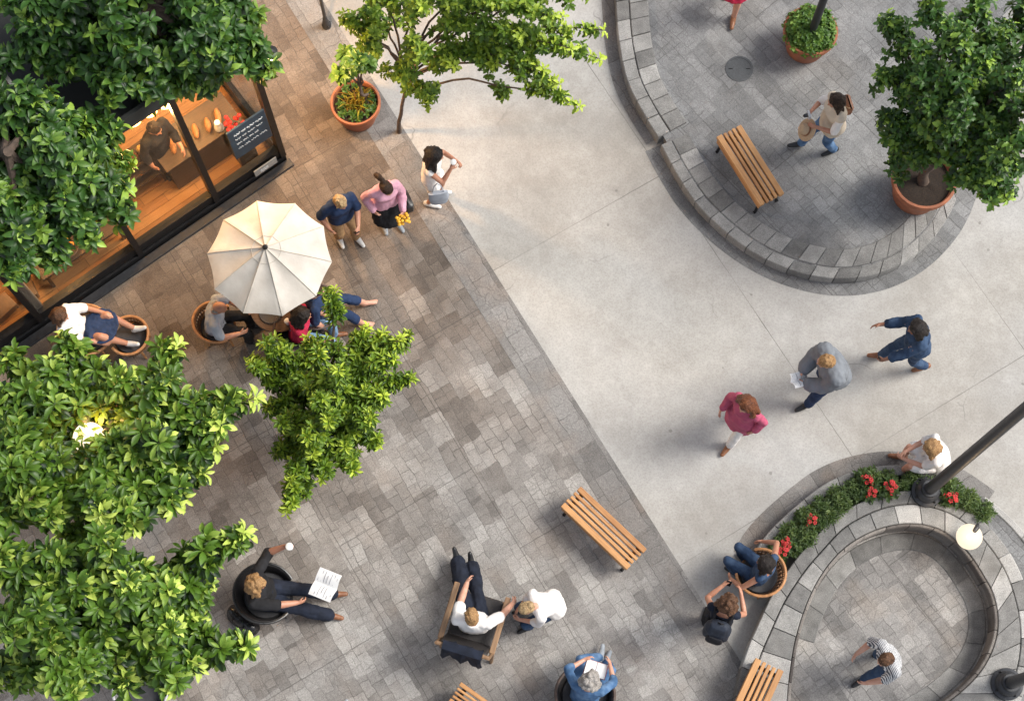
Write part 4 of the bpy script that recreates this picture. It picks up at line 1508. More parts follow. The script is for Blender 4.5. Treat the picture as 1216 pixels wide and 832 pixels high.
def make_hair(B, style, rnd):
    a = Acc()
    M, c = B.Mh, B.head
    q = lambda x, y, z: c + M @ V((x, y, z))
    if style == 'bald':
        for x in (-1, 1): a.capsule(q(x * .07, -.05, .01), q(x * .05, -.085, -.02), .022, .024)
        a.capsule(q(-.05, -.09, -.01), q(.05, -.09, -.01), .024, .024)
        return a
    a.ellip(q(0, -.020, .045), (.085, .098, .091), M, 20, 13)
    a.ellip(q(0, -.045, .0), (.083, .078, .088), M, 18, 11)
    if style in ('short', 'messy'):
        for k in range(20 if style == 'messy' else 10):
            an = rnd.uniform(0, 6.28); el = rnd.uniform(.2, 1.4)
            d = V((math.cos(an) * math.cos(el), math.sin(an) * math.cos(el) - .1, math.sin(el)))
            p = V((d.x * .08, d.y * .09 - .02, d.z * .09 + .04))
            a.capsule(q(*p), q(*(p + V((d.x * .02, d.y * .02 + .01, d.z * .015)))), .018, .008, 7)
    if style in ('long', 'wavy'):
        hair_locks(a, B, rnd, 11 if style == 'long' else 13, .26 if style == 'long' else .30, .030 if style == 'long' else .036)
        for x in (-1, 1): a.chain([q(x * .05, .03, .10), q(x * .082, .03, .02), q(x * .085, .02, -.09)], [.022, .022, .014], 8)
    if style == 'bob':
        hair_locks(a, B, rnd, 11, .13, .032, spread=.015)
        for x in (-1, 1): a.chain([q(x * .05, .03, .10), q(x * .086, .025, .02), q(x * .088, .025, -.07)], [.022, .024, .018], 8)
    if style == 'curly':
        for k in range(60):
            an = rnd.uniform(0, 6.28); el = rnd.uniform(-.45, 1.5)
            d = V((math.cos(an) * math.cos(el), math.sin(an) * math.cos(el), math.sin(el)))
            if d.y > .45 and d.z < .35: continue
            p = V((d.x * .10, d.y * .105 - .03, d.z * .11 + .03))
            a.ellip(q(*p), (rnd.uniform(.022, .036),) * 3, None, 8, 6)
        hair_locks(a, B, rnd, 9, .12, .036, spread=.03)
    if style == 'bun':
        a.ellip(q(0, -.115, .055), (.045, .045, .042), M, 14, 9)
    if style == 'pony':
        a.capsule(q(0, -.10, .06), q(0, -.14, .055), .028, .034)
        a.chain([q(0, -.13, .055), q(.01, -.19, .02), q(.015, -.21, -.08), q(.0, -.19, -.2)], [.036, .042, .04, .015], 9)
    return a


PEOPLE = {}


def person(key, label, headpx, heading, pose, look, zg=0.01, scale=1.06, group=None):
    female = look.get('female', True)
    B = Body(pose, female)
    rz = head_rz(*heading)
    Mr = Matrix.Rotation(rz, 3, 'Z')
    hz = zg + (B.head.z + .06) * scale
    hp = P(headpx[0], headpx[1], hz)
    off = Mr @ (B.head + B.Mh @ V((0, -.01, .06))) * scale
    loc = V((hp.x - off.x, hp.y - off.y, zg))
    root = thing('person', label, 'person', loc, rz, group, scale)
    rnd = random.Random(key)
    seed = rnd.uniform(0, 50)
    # body (one continuous surface)
    a = Acc()
    B.torso(a); B.headshape(a)
    grips = look.get('grip', (35, 35))
    hands = []
    for i in (0, 1):
        B.arm(a, i); hands.append(B.hand(a, i, grips[i])); B.leg(a, i)
        if not look.get('shoes'): B.foot(a, i)
    eyes = [B.head + B.Mh @ V((x * .032, .082, .018)) for x in (-1, 1)]
    lips = B.head + B.Mh @ V((0, .092, -.052))

    def face(me):
        for p in me.polygons:
            c = p.center
            if (c - eyes[0]).length < .0125 or (c - eyes[1]).length < .0125: p.material_index = 1
            elif (c - lips).length < .018 and abs((c - lips).dot(B.Mh @ UP)) < .008: p.material_index = 2

    sculpt('body', a, [SK[look['skin']], M_EYE, M_LIP], root, .0095, 2, face)
    hm = HAIR[look['hair'][1]]
    sculpt('hair', make_hair(B, look['hair'][0], rnd), hm, root, .0095, 1, crinkle(.007, 26, (1, 1, .35), seed))
    # lower garment
    lo = look.get('lower')
    if lo:
        typ, mat = lo[0], lo[1]
        a = Acc()
        if typ in ('trousers', 'shorts', 'capri'):
            B.torso(a, .012, hi=.0) if False else None
            X = lambda M: M @ V((1, 0, 0)); Y = lambda M: M @ V((0, 1, 0))
            a.loft([(B.hip + B.Mp @ V((0, 0, -.12)), X(B.Mp), Y(B.Mp), .15, .115), (B.hip + B.Mp @ V((0, -.008, 0)), X(B.Mp), Y(B.Mp), .184, .128), (B.hip.lerp(B.waist, .62), X(B.M1), Y(B.M1), .158, .118)], 22)
            fr = {'trousers': 1.98, 'shorts': .55, 'capri': 1.55}[typ]
            for i in (0, 1): B.leg(a, i, .013 + look.get('loose', 0) * .4, fr, look.get('loose', .012) if typ != 'shorts' else .022)
            sculpt(typ if typ != 'capri' else 'trousers', a, mat, root, .012, 2, crinkle(.009, 13, (1, 1, .8), seed))
        else:
            ln = lo[2]
            kn = [l[1] for l in B.legs]; hj = [l[0] for l in B.legs]
            if abs(kn[0].z - hj[0].z) > .25:                 # standing: a flared cone
                d = ((kn[0] + kn[1]) / 2 - B.hip)
                rr = []
                for t in np.linspace(0, 1, 7):
                    c = B.hip.lerp(B.hip + d * ln, t) + V((0, 0, .04 * (1 - t)))
                    wob = .02 * t
                    rr.append((c, V((1, 0, 0)), V((0, 1, 0)), .172 + .07 * t + wob, .125 + .09 * t + abs(kn[0].y - kn[1].y) * .3 * t))
                a.loft(rr, 26, 2.1)
            else:
                for i in (0, 1): B.leg(a, i, .02, min(1.0, ln), .03)
                a.capsule(hj[0].lerp(kn[0], .1), hj[1].lerp(kn[1], .1), .11, .11)
                a.capsule(hj[0].lerp(kn[0], .5 * ln), hj[1].lerp(kn[1], .5 * ln), .085, .085)
                a.capsule(hj[0].lerp(kn[0], .9 * ln), hj[1].lerp(kn[1], .9 * ln), .065, .065)
            X = lambda M: M @ V((1, 0, 0)); Y = lambda M: M @ V((0, 1, 0))
            a.loft([(B.hip + B.Mp @ V((0, 0, -.1)), X(B.Mp), Y(B.Mp), .17, .125), (B.hip.lerp(B.waist, .7), X(B.M1), Y(B.M1), .158, .115)], 22)
            sculpt('skirt', a, mat, root, .012, 2, crinkle(.012, 14, (1.3, 1.3, .25), seed))
    # top
    for gi, up in enumerate(look.get('upper', [])):
        typ, mat = up[0], up[1]
        a = Acc()
        if typ == 'tank':
            B.torso(a, .012, -.04 if len(up) < 3 else up[2], hi=0)
            for sh in (B.shl, B.shr):
                a.capsule(B.chest + (sh - B.chest) * .55 + B.M2 @ V((0, .07, .02)), B.chest + B.M2 @ V((0, 0, .11)) + (sh - B.chest) * .45, .02, .022)
                a.capsule(B.chest + (sh - B.chest) * .55 + B.M2 @ V((0, -.07, .02)), B.chest + B.M2 @ V((0, 0, .11)) + (sh - B.chest) * .45, .02, .022)
            sculpt('tank_top', a, mat, root, .012, 2, crinkle(.007, 13, (1, 1, .6), seed))
        elif typ == 'vest':
            B.torso(a, .03, -.16 if len(up) < 3 else -up[2], flare=.03 if len(up) < 3 else .055)
            sculpt('vest', a, mat, root, .012, 2, crinkle(.012, 11, (1, 1, .5), seed))
        else:
            e = {'tee': .015, 'shirt': .018, 'jacket': .032 + look.get('bulk', 0), 'dress': .016, 'blouse': .02}[typ]
            fr = up[2]
            B.torso(a, e, -.13 if typ == 'jacket' else -.07, flare=.025 if typ in ('jacket', 'blouse', 'tee') else .008)
            for i in (0, 1): B.arm(a, i, e, fr, .012 if fr <= 1 else .006)
            if typ == 'jacket':                              # collar
                for s_ in (-1, 1):
                    a.capsule(B.neckb + B.M2 @ V((s_ * .06, -.03, .0)), B.chest + B.M2 @ V((s_ * .06, .12, .04)), .024, .02)
                a.capsule(B.neckb + B.M2 @ V((-.06, -.04, 0)), B.neckb + B.M2 @ V((.06, -.04, 0)), .024, .024)
            sculpt({'tee': 't_shirt'}.get(typ, typ), a, mat, root, .012, 2, crinkle(.010 if typ != 'jacket' else .013, 12, (1, 1, .55), seed + gi))
    if look.get('shoes'):
        for i in (0, 1):
            a = Acc(); B.shoe(a, i, look.get('boot', 0))
            sculpt('shoe', a, look['shoes'], root, .011, 2)
    bpy.context.view_layer.update()
    W = Matrix.Translation(loc) @ Matrix.Rotation(rz, 4, 'Z') @ Matrix.Scale(scale, 4)
    PEOPLE[key] = dict(root=root, B=B, W=W, rz=rz, hands=hands, scale=scale, loc=loc, zg=zg)
    return PEOPLE[key]


def loc_of(pr, p):
    return pr['W'] @ V(p)


# ---- fabrics
C_NAVY = cloth('navy cotton', (0.018, 0.035, 0.085))
C_WHITE = cloth('white cotton', (0.74, 0.71, 0.68), var=.08)
C_CREAM = cloth('cream linen', (0.60, 0.51, 0.40), var=.12)
C_BLACK = cloth('black cotton', (0.014, 0.014, 0.016), var=.4)
C_BLACKN = cloth('blue black cotton', (0.012, 0.016, 0.028), var=.4)
C_PINK = cloth('pale pink cotton', (0.66, 0.36, 0.45), var=.15)
C_ROSE = cloth('rose pink cotton', (0.42, 0.085, 0.15), var=.2)
C_RED = cloth('red cotton', (0.42, 0.022, 0.06))
C_GREY = cloth('grey suit wool', (0.17, 0.185, 0.205), var=.15)
C_LGREY = cloth('light grey jersey', (0.36, 0.39, 0.44), var=.12)
C_DENIM = cloth('blue denim', (0.055, 0.12, 0.235), var=.3, pattern='fade', col2=(0.13, 0.22, 0.36))
C_DENIMD = cloth('dark denim', (0.022, 0.045, 0.095), var=.3, pattern='fade', col2=(0.05, 0.085, 0.15))
C_DENIML = cloth('light denim', (0.15, 0.27, 0.42), var=.25, pattern='fade', col2=(0.26, 0.38, 0.52))
C_TAN = cloth('tan cotton', (0.36, 0.22, 0.11))
C_STRIPE = cloth('black and white stripes', (0.66, 0.66, 0.66), pattern='stripe', col2=(0.07, 0.08, 0.10), pscale=17)
C_PATT = cloth('dark patterned blouse', (0.05, 0.055, 0.09), pattern='spots', col2=(0.55, 0.42, 0.42), pscale=42)
C_TEAL = cloth('teal cotton', (0.03, 0.16, 0.17))
L_BLACK = plain('black leather', (0.014, 0.014, 0.015), 0.35, var=.3, nscale=20, bmp=.3)
L_BROWN = plain('brown leather', (0.22, 0.09, 0.04), 0.45, var=.3, nscale=20, bmp=.3)
L_WHITE = plain('white leather', (0.7, 0.69, 0.66), 0.45, var=.08)
L_GREY = plain('grey canvas shoe', (0.3, 0.33, 0.36), 0.7, var=.15)

W1 = dict(lf=(-.10, .22, .08), rf=(.10, -.20, .10), rfd=(.1, 1, -.25))     # mid stride


def seat(z=.56, y=-.02, **k):
    d = dict(hip=(0, y, z), hiplean=-8, lean=6, lf=(-.11, .42, .075), rf=(.11, .40, .075))
    d.update(k)
    return d


G_STAND = 'people standing and walking on the plaza'
G_SIT = 'people sitting on the plaza'

# 1 woman with long dark hair, white shorts, looking at her phone
p1 = person(1, 'woman with long dark hair in sleeveless white top and shorts holding a white cup', (519, 183), (1, .12),
            dict(head=(22, 0, 0), la=(-.12, .34, 1.22), ra=(.06, .30, 1.34), lf=(-.09, .06, .075), rf=(.10, -.06, .075)),
            dict(skin='tan', hair=('wavy', 'black'), lower=('shorts', C_WHITE), upper=[('tank', C_WHITE)], shoes=L_WHITE, grip=(60, 70)), group=G_STAND)
# 2 woman in a pale pink blouse
p2 = person(2, 'woman in a pale pink blouse holding yellow flowers beside the blond man', (460, 224), (.45, 1),
            dict(head=(35, 10, 0), la=(-.14, .28, 1.02), ra=(.22, .08, .95), lf=(-.09, .03, .075), rf=(.09, -.03, .075)),
            dict(skin='light', hair=('pony', 'dark'), lower=('skirt', C_BLACK, .8), upper=[('blouse', C_PINK, 1.95)], shoes=L_GREY, grip=(60, 40)), group=G_STAND)
# 3 blond man, navy t-shirt
p3 = person(3, 'blond man in a navy t-shirt and tan trousers next to the cream parasol', (405, 240), (.6, 1),
            dict(head=(30, 8, 0), la=(-.10, .34, 1.08), ra=(.24, .10, .92), lf=(-.11, .08, .075), rf=(.10, -.05, .075)),
            dict(skin='tan', female=False, hair=('messy', 'blond'), lower=('trousers', C_TAN), upper=[('tee', C_NAVY, .85)], shoes=L_WHITE, grip=(55, 30)), group=G_STAND)
# 8 woman in a tan vest on the terrace
p8 = person(8, 'dark haired woman in cream vest and jeans walking on the terrace with a sun hat', (992, 119), (-1, .25),
            dict(W1, head=(18, 0, 0), la=(-.12, .32, 1.16), ra=(.10, .33, 1.24), lf=(-.10, -.14, .09), rf=(.10, .30, .08), rfd=(.1, 1, .1), lfd=(-.1, 1, -.2)),
            dict(skin='tan', hair=('bob', 'dark'), lower=('trousers', C_DENIM), upper=[('tee', C_WHITE, .9), ('vest', C_CREAM)], shoes=L_BLACK, grip=(60, 60)), zg=TZ, group=G_STAND)
# 9 person at the top edge, mostly out of the picture
p9 = person(9, 'person in a red dress with bare legs cut off by the top edge', (884, -57), (-.35, 1),
            dict(W1, head=(10, 0, 0), ra=(.30, .12, .86)),
            dict(skin='light', hair=('long', 'brown'), lower=('skirt', C_RED, .75), upper=[('shirt', C_RED, 1.5)], shoes=L_BROWN), zg=TZ, group=G_STAND)
# 10 woman in rose pink
p10 = person(10, 'woman with wavy auburn hair walking in a rose pink top and white trousers', (886, 481), (-.75, .7),
             dict(W1, head=(16, 0, 0), ra=(.25, .16, .93), la=(-.25, .06, .92)),
             dict(skin='light', hair=('wavy', 'auburn'), lower=('trousers', C_WHITE), upper=[('blouse', C_ROSE, 1.9), ('vest', C_ROSE, .40)], shoes=L_BROWN), group=G_STAND)
# 11 man in a grey suit jacket
p11 = person(11, 'sandy haired man in a grey suit jacket leaning forward over a white paper', (980, 428), (-1, .35),
             dict(W1, lean=19, head=(16, -14, 0), la=(-.06, .40, 1.0), ra=(.12, .38, 1.02), lf=(-.12, .24, .08), rf=(.12, -.16, .10)),
             dict(skin='light', female=False, hair=('short', 'sandy'), lower=('trousers', C_NAVY), upper=[('shirt', C_WHITE, 1.9), ('jacket', C_GREY, 1.85)], shoes=L_BLACK, bulk=.022, grip=(50, 50)), scale=1.16, group=G_STAND)
# 12 woman in denim jacket
p12 = person(12, 'dark haired person in a denim jacket and jeans striding left with a phone', (1088, 389), (-1, .12),
             dict(lean=12, head=(18, 0, 0), la=(-.20, .52, .98), ra=(.26, .46, 1.06), rap=(.3, -.2, -1), lf=(-.12, -.26, .13), lfd=(-.1, 1, -.4), rf=(.11, .28, .08)),
             dict(skin='brown', hair=('bob', 'black'), lower=('trousers', C_DENIMD), upper=[('shirt', C_PATT, .5), ('jacket', C_DENIMD, 1.6)], shoes=L_BROWN, grip=(60, 30)), scale=1.1, group=G_STAND)
# 13 woman sitting on the kerb of the flower bed
p13 = person(13, 'woman with sandy hair in a white dress sitting on the flower bed kerb', (1104, 530), (-1, .0),
             seat(.40, 0, hip=(0, 0, .40), lean=22, head=(22, 0, 0), la=(-.04, .50, .52), ra=(.06, .48, .56), lf=(-.12, .46, .075), rf=(.10, .42, .075)),
             dict(skin='light', hair=('bob', 'sandy'), lower=('skirt', C_WHITE, .8), upper=[('blouse', C_WHITE, .7)], shoes=L_BROWN, grip=(50, 50)), zg=0.008, group=G_SIT)
# 14 woman in the wicker chair by the wall
p14 = person(14, 'dark haired woman in a denim top sunk in the wicker chair beside the round wall', (907, 667), (-.75, -.6),
             seat(.55, -.06, lean=-2, head=(26, 14, 0), la=(-.33, .18, .66), ra=(.33, .16, .66), lap=(-1, -.3, .2), rap=(1, -.3, .2), lf=(-.10, .17, .075), rf=(.10, .15, .075)),
             dict(skin='tan', hair=('bob', 'black'), lower=('trousers', C_DENIMD), upper=[('tank', C_DENIMD)], shoes=L_BLACK), group=G_SIT)
# 15 woman with backpack
p15 = person(15, 'woman with tousled brown hair and bare shoulders wearing a dark backpack', (866, 712), (.35, -1),
             dict(head=(30, 0, 0), la=(-.10, .36, 1.22), ra=(.16, .34, 1.16), lf=(-.1, .05, .075), rf=(.1, -.05, .075)),
             dict(skin='tan', hair=('curly', 'brown'), lower=('trousers', C_BLACK), upper=[('tank', C_BLACKN)], shoes=L_BLACK, grip=(60, 60)), group=G_STAND)
# 16 man in striped shirt in the court
p16 = person(16, 'brown haired man in a black and white striped shirt inside the round court', (1051, 783), (-1, .45),
             dict(W1, lean=16, head=(18, 0, 0), la=(-.16, .40, .96), ra=(.22, .34, .95)),
             dict(skin='light', female=False, hair=('short', 'brown'), lower=('trousers', C_DENIMD), upper=[('shirt', C_STRIPE, .95)], shoes=L_BLACK), zg=.02, group=G_STAND)
# 4 woman seated by the shop
p4 = person(4, 'brown haired woman in a white shirt and navy skirt seated by the shop front', (72, 374), (1, .10),
            seat(.55, 0, lean=-26, hiplean=-14, head=(32, -8, 0), la=(-.20, .30, .80), ra=(.22, .34, .74), lf=(-.10, .66, .55), rf=(.12, .60, .53), lfd=(-.1, .8, .6), rfd=(.1, .8, .6)),
            dict(skin='tan', hair=('bob', 'brown'), lower=('skirt', C_NAVY, .95), upper=[('blouse', C_WHITE, .8)], shoes=L_WHITE), group=G_SIT)
# 5 man under the parasol, left
p5 = person(5, 'bald man in a light grey top seated at the left under the parasol', (262, 364), (.85, .0),
            seat(.56, 0, lean=10, head=(28, 0, 0), la=(-.14, .40, .80), ra=(.20, .36, .70)),
            dict(skin='tan', female=False, hair=('bald', 'grey'), lower=('trousers', C_BLACK), upper=[('tee', C_LGREY, .8)], shoes=L_BLACK), group=G_SIT)
# 6 red shirt
p6 = person(6, 'person with long black hair in a red top seated under the parasol edge', (361, 373), (1, .05),
            seat(.56, 0, lean=8, head=(20, 0, 0), la=(-.16, .40, .72), ra=(.18, .36, .64)),
            dict(skin='tan', hair=('long', 'black'), lower=('trousers', C_DENIML), upper=[('tee', C_RED, .9)], shoes=L_BROWN), group=G_SIT)
# 7 navy, behind
p7 = person(7, 'person in a navy shirt and shorts seated with bare feet out past the parasol', (376, 344), (1, -.12),
            seat(.56, 0, lean=4, head=(15, 0, 0), lf=(-.14, .66, .09), rf=(.14, .58, .075)),
            dict(skin='light', female=False, hair=('short', 'dark'), lower=('capri', C_NAVY), upper=[('tee', C_NAVY, .9)]), group=G_SIT)
# 17 man in black reading
p17 = person(17, 'man dressed in black reclining in a black chair with an open newspaper', (306, 692), (1, .08),
             seat(.55, 0, lean=-6, head=(25, 12, 0), la=(-.50, .24, 1.04), lap=(-.3, -.6, -.8), ra=(.10, .46, .74), rap=(1, -.1, -.3), lf=(-.12, .80, .10), rf=(.14, .74, .085)),
             dict(skin='tan', female=False, hair=('curly', 'sandy'), lower=('trousers', C_BLACKN), upper=[('tee', C_BLACK, 1.0)], shoes=L_BROWN, loose=.026, grip=(70, 45)), scale=1.16, group=G_SIT)
# 18 lounge chair
p18 = person(18, 'blond person with black trousers stretched out in the wood framed lounge chair', (560, 729), (.12, -1),
             seat(.53, -.06, lean=-8, head=(22, 10, 0), la=(-.12, .52, .66), ra=(.44, .20, .64), rap=(1, -.4, 0), lf=(-.32, .74, .16), rf=(-.13, .68, .10), lfd=(-.3, .6, .6), rfd=(-.2, .7, .6), lfp=(-.4, 1, .3), rfp=(-.2, 1, .25)),
             dict(skin='light', female=False, hair=('messy', 'sandy'), lower=('trousers', C_BLACKN), upper=[('tee', C_WHITE, .7)], shoes=L_BLACK, loose=.032, boot=.1), scale=1.14, group=G_SIT)
# 19 white top, on a stool
p19 = person(19, 'blond woman in a white blouse and dark jeans bending forward on a stool', (622, 722), (-1, .35),
             seat(.55, 0, lean=34, head=(26, 0, 0), la=(-.06, .46, .58), ra=(.10, .44, .55), lf=(-.11, .36, .075), rf=(.11, .34, .075)),
             dict(skin='light', hair=('bun', 'blond'), lower=('trousers', C_DENIMD), upper=[('blouse', C_WHITE, 1.3)], shoes=L_BLACK), group=G_SIT)
# 20 denim shirt
p20 = person(20, 'grey curly haired woman in a denim shirt and jeans reading in a dark chair', (702, 803), (.30, -1),
             seat(.55, 0, lean=6, head=(38, 0, 0), la=(-.14, .40, .78), ra=(.20, .44, .76), lap=(-1, -.3, -.2), rap=(1, -.3, -.2), lf=(.05, .56, .16), rf=(.16, .52, .08), lfp=(-.5, 1, .3), rfp=(.5, 1, .25)),
             dict(skin='light', hair=('curly', 'grey'), lower=('trousers', C_DENIM), upper=[('shirt', C_DENIM, 1.2)], shoes=L_GREY), group=G_SIT)
# 21 person whose shoes show at the bottom edge
p21 = person(21, 'seated person cut off by the bottom edge with only pale shoes showing', (404, 905), (.18, -1),
             seat(.55, 0, lean=4, lf=(-.17, .78, .09), rf=(.17, .74, .09), lfd=(-.2, .8, .5), rfd=(.2, .8, .5)),
             dict(skin='light', female=False, hair=('short', 'brown'), lower=('trousers', C_DENIMD), upper=[('tee', C_LGREY, .9)], shoes=L_GREY), group=G_SIT)
# 22 shop keeper behind the glass
sk = P(204, 203, .077)
p22 = person(22, 'dark clothed shop keeper standing behind the amber lit glass', (178, 150), (.8, .5),
             dict(head=(20, 0, 0), la=(-.12, .32, 1.02), lf=(-.1, .14, .075), rf=(.1, -.1, .075)),
             dict(skin='tan', hair=('short', 'black'), female=False, lower=('trousers', C_BLACK), upper=[('shirt', C_BLACK, 1.5)], shoes=L_BLACK), zg=.075)
p22['root'].location = sk
bake_sculpts()

# ------------------------------------------------------------------ seats under the sitting people


def under(pr, back=0.0, dz=0.0):
    h = pr['W'] @ V((pr['B'].hip.x, pr['B'].hip.y - back, 0))
    return V((h.x, h.y, pr['zg'] + dz))


tub_chair(under(p4, .0), p4['rz'], 'orange wicker tub chair by the timber post under the woman in white', .34, hb=.66, open_deg=60)
q = loc_of(p4, (.01, .60, 0))
tub_chair(V((q.x, q.y, .01)), p4['rz'] + math.pi, 'small orange wicker tub seat used as a foot rest by the woman in white', .26, hb=.60, open_deg=90)
tub_chair(under(p5, .0), p5['rz'], 'orange wicker tub chair under the bald man left of the parasol', .275, hb=.70, open_deg=110)
tub_chair(under(p14, .0), p14['rz'], 'round wicker tub chair with a wide cane rim beside the round wall', .30, hb=.68, open_deg=80)
tub_chair(under(p6), p6['rz'], 'dark brown tub chair under the person in the red top', .31, M_DKCH, M_DKRIM)
tub_chair(under(p7), p7['rz'], 'dark brown tub chair under the person in navy at the parasol', .31, M_DKCH, M_DKRIM)
tub_chair(under(p17), p17['rz'], 'black tub chair under the man with the newspaper', .37, M_DKCH, L_BLACK)
tub_chair(under(p20), p20['rz'], 'dark woven tub chair under the woman in the denim shirt', .36, M_DKCH, M_DKRIM)
tub_chair(under(p21), p21['rz'], 'dark tub chair just below the bottom edge under the seated person', .33, M_DKCH, M_DKRIM)
lounge_chair(under(p18, -.04), p18['rz'] - R(10), 'wood framed lounge chair with dark slung seat under the blond person', 1.12)
stool(under(p19), p19['rz'], 'low black stool under the blond woman in the white blouse')

tub_chair(P(178, 826, .0) + V((0, 0, .01)), R(140), 'grey tub chair half under the tree at the bottom left edge', .34, plain('grey woven shell', (.2, .2, .2), .6, var=.3, nscale=40, bmp=.6), plain('pale grey rim', (.42, .42, .42), .5))

# ------------------------------------------------------------------ things they hold
M_PAPER = plain('white paper', (0.74, 0.74, 0.74), 0.8, var=.03)
M_PRINT = plain('grey print', (0.25, 0.25, 0.27), 0.9)
M_SCREEN = plain('phone glass', (0.015, 0.016, 0.02), 0.12, var=.1)
M_HAT = plain('pale straw', (0.42, 0.30, 0.19), 0.8, var=.2, nscale=60, bmp=.6)
M_YEL = plain('yellow petals', (0.75, 0.40, 0.03), 0.6, var=.3, nscale=50)
M_STEM = plain('flower stems', (0.06, 0.14, 0.03), 0.6, var=.3)


def held(pr, i, name, label, cat, off=(0, 0, 0)):
    pos, d, n, x = pr['hands'][i]
    return thing(name, label, cat, pr['W'] @ (pos + V(off)), pr['rz'])


def cup(t, r=.04, h=.11):
    a = Acc(); a.lathe([(0, -h / 2), (r * .75, -h / 2), (r, h / 2), (r * .92, h / 2), (r * .7, -h / 2 + .01), (0, -h / 2 + .012)], 20); a.build('cup_body', M_WHITEC, t)
    a = Acc(); a.lathe([(0, h / 2 - .005), (r * 1.05, h / 2 - .005), (r * 1.05, h / 2 + .008), (r * .8, h / 2 + .016), (0, h / 2 + .016)], 20); a.build('lid', M_WHITEC, t)


cup(held(p1, 1, 'takeaway_cup', 'white paper cup held by the woman with long dark hair', 'cup'), .042, .12)
cup(held(p17, 0, 'takeaway_cup', 'white paper cup in the raised hand of the man in black', 'cup'), .05, .12)


def phone(t, rx=60):
    a = Acc(); a.box((0, 0, 0), (.038, .078, .005), ax_rot('X', rx), None, .004); o = a.build('phone_body', M_BLACK, t, False)
    a = Acc(); a.box(ax_rot('X', rx) @ V((0, 0, .0058)), (.034, .072, .0008), ax_rot('X', rx)); a.build('screen', M_SCREEN, t, False)


phone(held(p12, 0, 'mobile_phone', 'dark phone in the outstretched hand of the striding denim jacket person', 'phone'))
phone(held(p15, 0, 'mobile_phone', 'dark phone held up by the woman with the backpack', 'phone'), 75)
phone(held(p3, 0, 'mobile_phone', 'dark phone the blond man in navy looks at', 'phone'), 55)


def papers(pr, pos, name, label, w, h, tilt, yaw, fold=0.35, lines=7):
    t = thing(name, label, 'newspaper' if 'news' in name else 'paper', pr['W'] @ V(pos), pr['rz'] + R(yaw))
    for s in (-1, 1):
        rings = []
        for k in range(7):
            u = k / 6
            x = s * w * u
            z = .03 * math.sin(u * math.pi * .9) + fold * .1 * u
            rings.append([ax_rot('X', tilt) @ V((x, y * h, z + .008 * math.sin(y * 5 + u * 4) + dz)) for y, dz in ((-1, 0), (-.33, 0), (.33, 0), (1, 0), (1, -.003), (.33, -.003), (-.33, -.003), (-1, -.003))])
        a = Acc(); a.rings(rings); a.build('page', M_PAPER, t)
        a = Acc()
        for q in range(lines):
            y = h * (.8 - 1.6 * q / max(lines - 1, 1))
            pts = []
            for k in range(5):
                u = .12 + .76 * k / 4 * (1 if q % 3 else .7)
                pts.append(ax_rot('X', tilt) @ V((s * w * u, y, .03 * math.sin(u * math.pi * .9) + fold * .1 * u + .008 * math.sin(y / h * 5 + u * 4) + .003)))
            a.tube(pts, .0035, 4)
        a.build('print', M_PRINT, t)
    return t


papers(p17, (-.13, .74, .73), 'newspaper', 'open white newspaper lying over the knees of the man in black', .20, .17, 8, -18)
papers(p11, (.02, .47, 1.0), 'paper_sheet', 'white printed paper in the hands of the grey suited man', .11, .14, 20, 0, lines=4)
t = thing('open_book', 'open white book on the lap of the grey curly haired woman', 'book', p20['W'] @ V((.04, .34, .70)), p20['rz'])
for s in (-1, 1):
    a = Acc(); a.box((s * .075, 0, .012), (.072, .10, .010), ax_rot('Y', s * -8), None, .003); a.build('page_block', M_PAPER, t, False)
a = Acc(); a.box((0, 0, -.004), (.155, .106, .003)); a.build('cover', cloth('red book cloth', (.35, .03, .03)), t, False)

# sun hat held by the terrace woman
pos = p8['hands'][0][0]
t = thing('sun_hat', 'pale straw sun hat in the hands of the woman on the terrace', 'hat', p8['W'] @ (pos + V((-.02, .06, -.10))), p8['rz'])
t.rotation_euler = (R(-50), R(10), p8['rz'])
a = Acc(); a.lathe([(0, .11), (.06, .105), (.085, .06), (.095, .0), (.17, -.015), (.172, -.022), (.09, -.008), (.08, .05), (.05, .095), (0, .1)], 30); o = a.build('hat_body', M_HAT, t)
a = Acc(); a.lathe([(.094, .004), (.099, .004), (.095, .03), (.09, .03)], 30); a.build('band', L_BROWN, t)
t = held(p8, 1, 'camera', 'small silver camera held up by the woman on the terrace', 'camera', (0, .02, .02))
a = Acc(); a.box((0, 0, 0), (.06, .02, .04), None, None, .008); a.build('camera_body', plain('silver plastic', (.45, .45, .46), .35), t, False)
a = Acc(); a.capsule((0, .02, 0), (0, .06, 0), .03, .028); a.build('lens', M_SCREEN, t)
# shoulder bag of the terrace woman
B_ = p8['B']
t = thing('shoulder_bag', 'tan shoulder bag with a strap on the back of the terrace woman', 'bag', p8['W'] @ (B_.hip + V((.12, -.22, .16))), p8['rz'])
a = Acc(); a.box((0, 0, 0), (.13, .05, .11), None, None, .03); a.build('bag_body', L_BROWN, t)
a = Acc(); a.tube([V((-.1, .02, .1)), V((-.16, .10, .28)), V((-.10, .20, .34)), V((.08, .17, .2)), V((.1, .03, .1))], .012, 6); a.build('strap', plain('tan strap', (.36, .2, .09), .5), t)

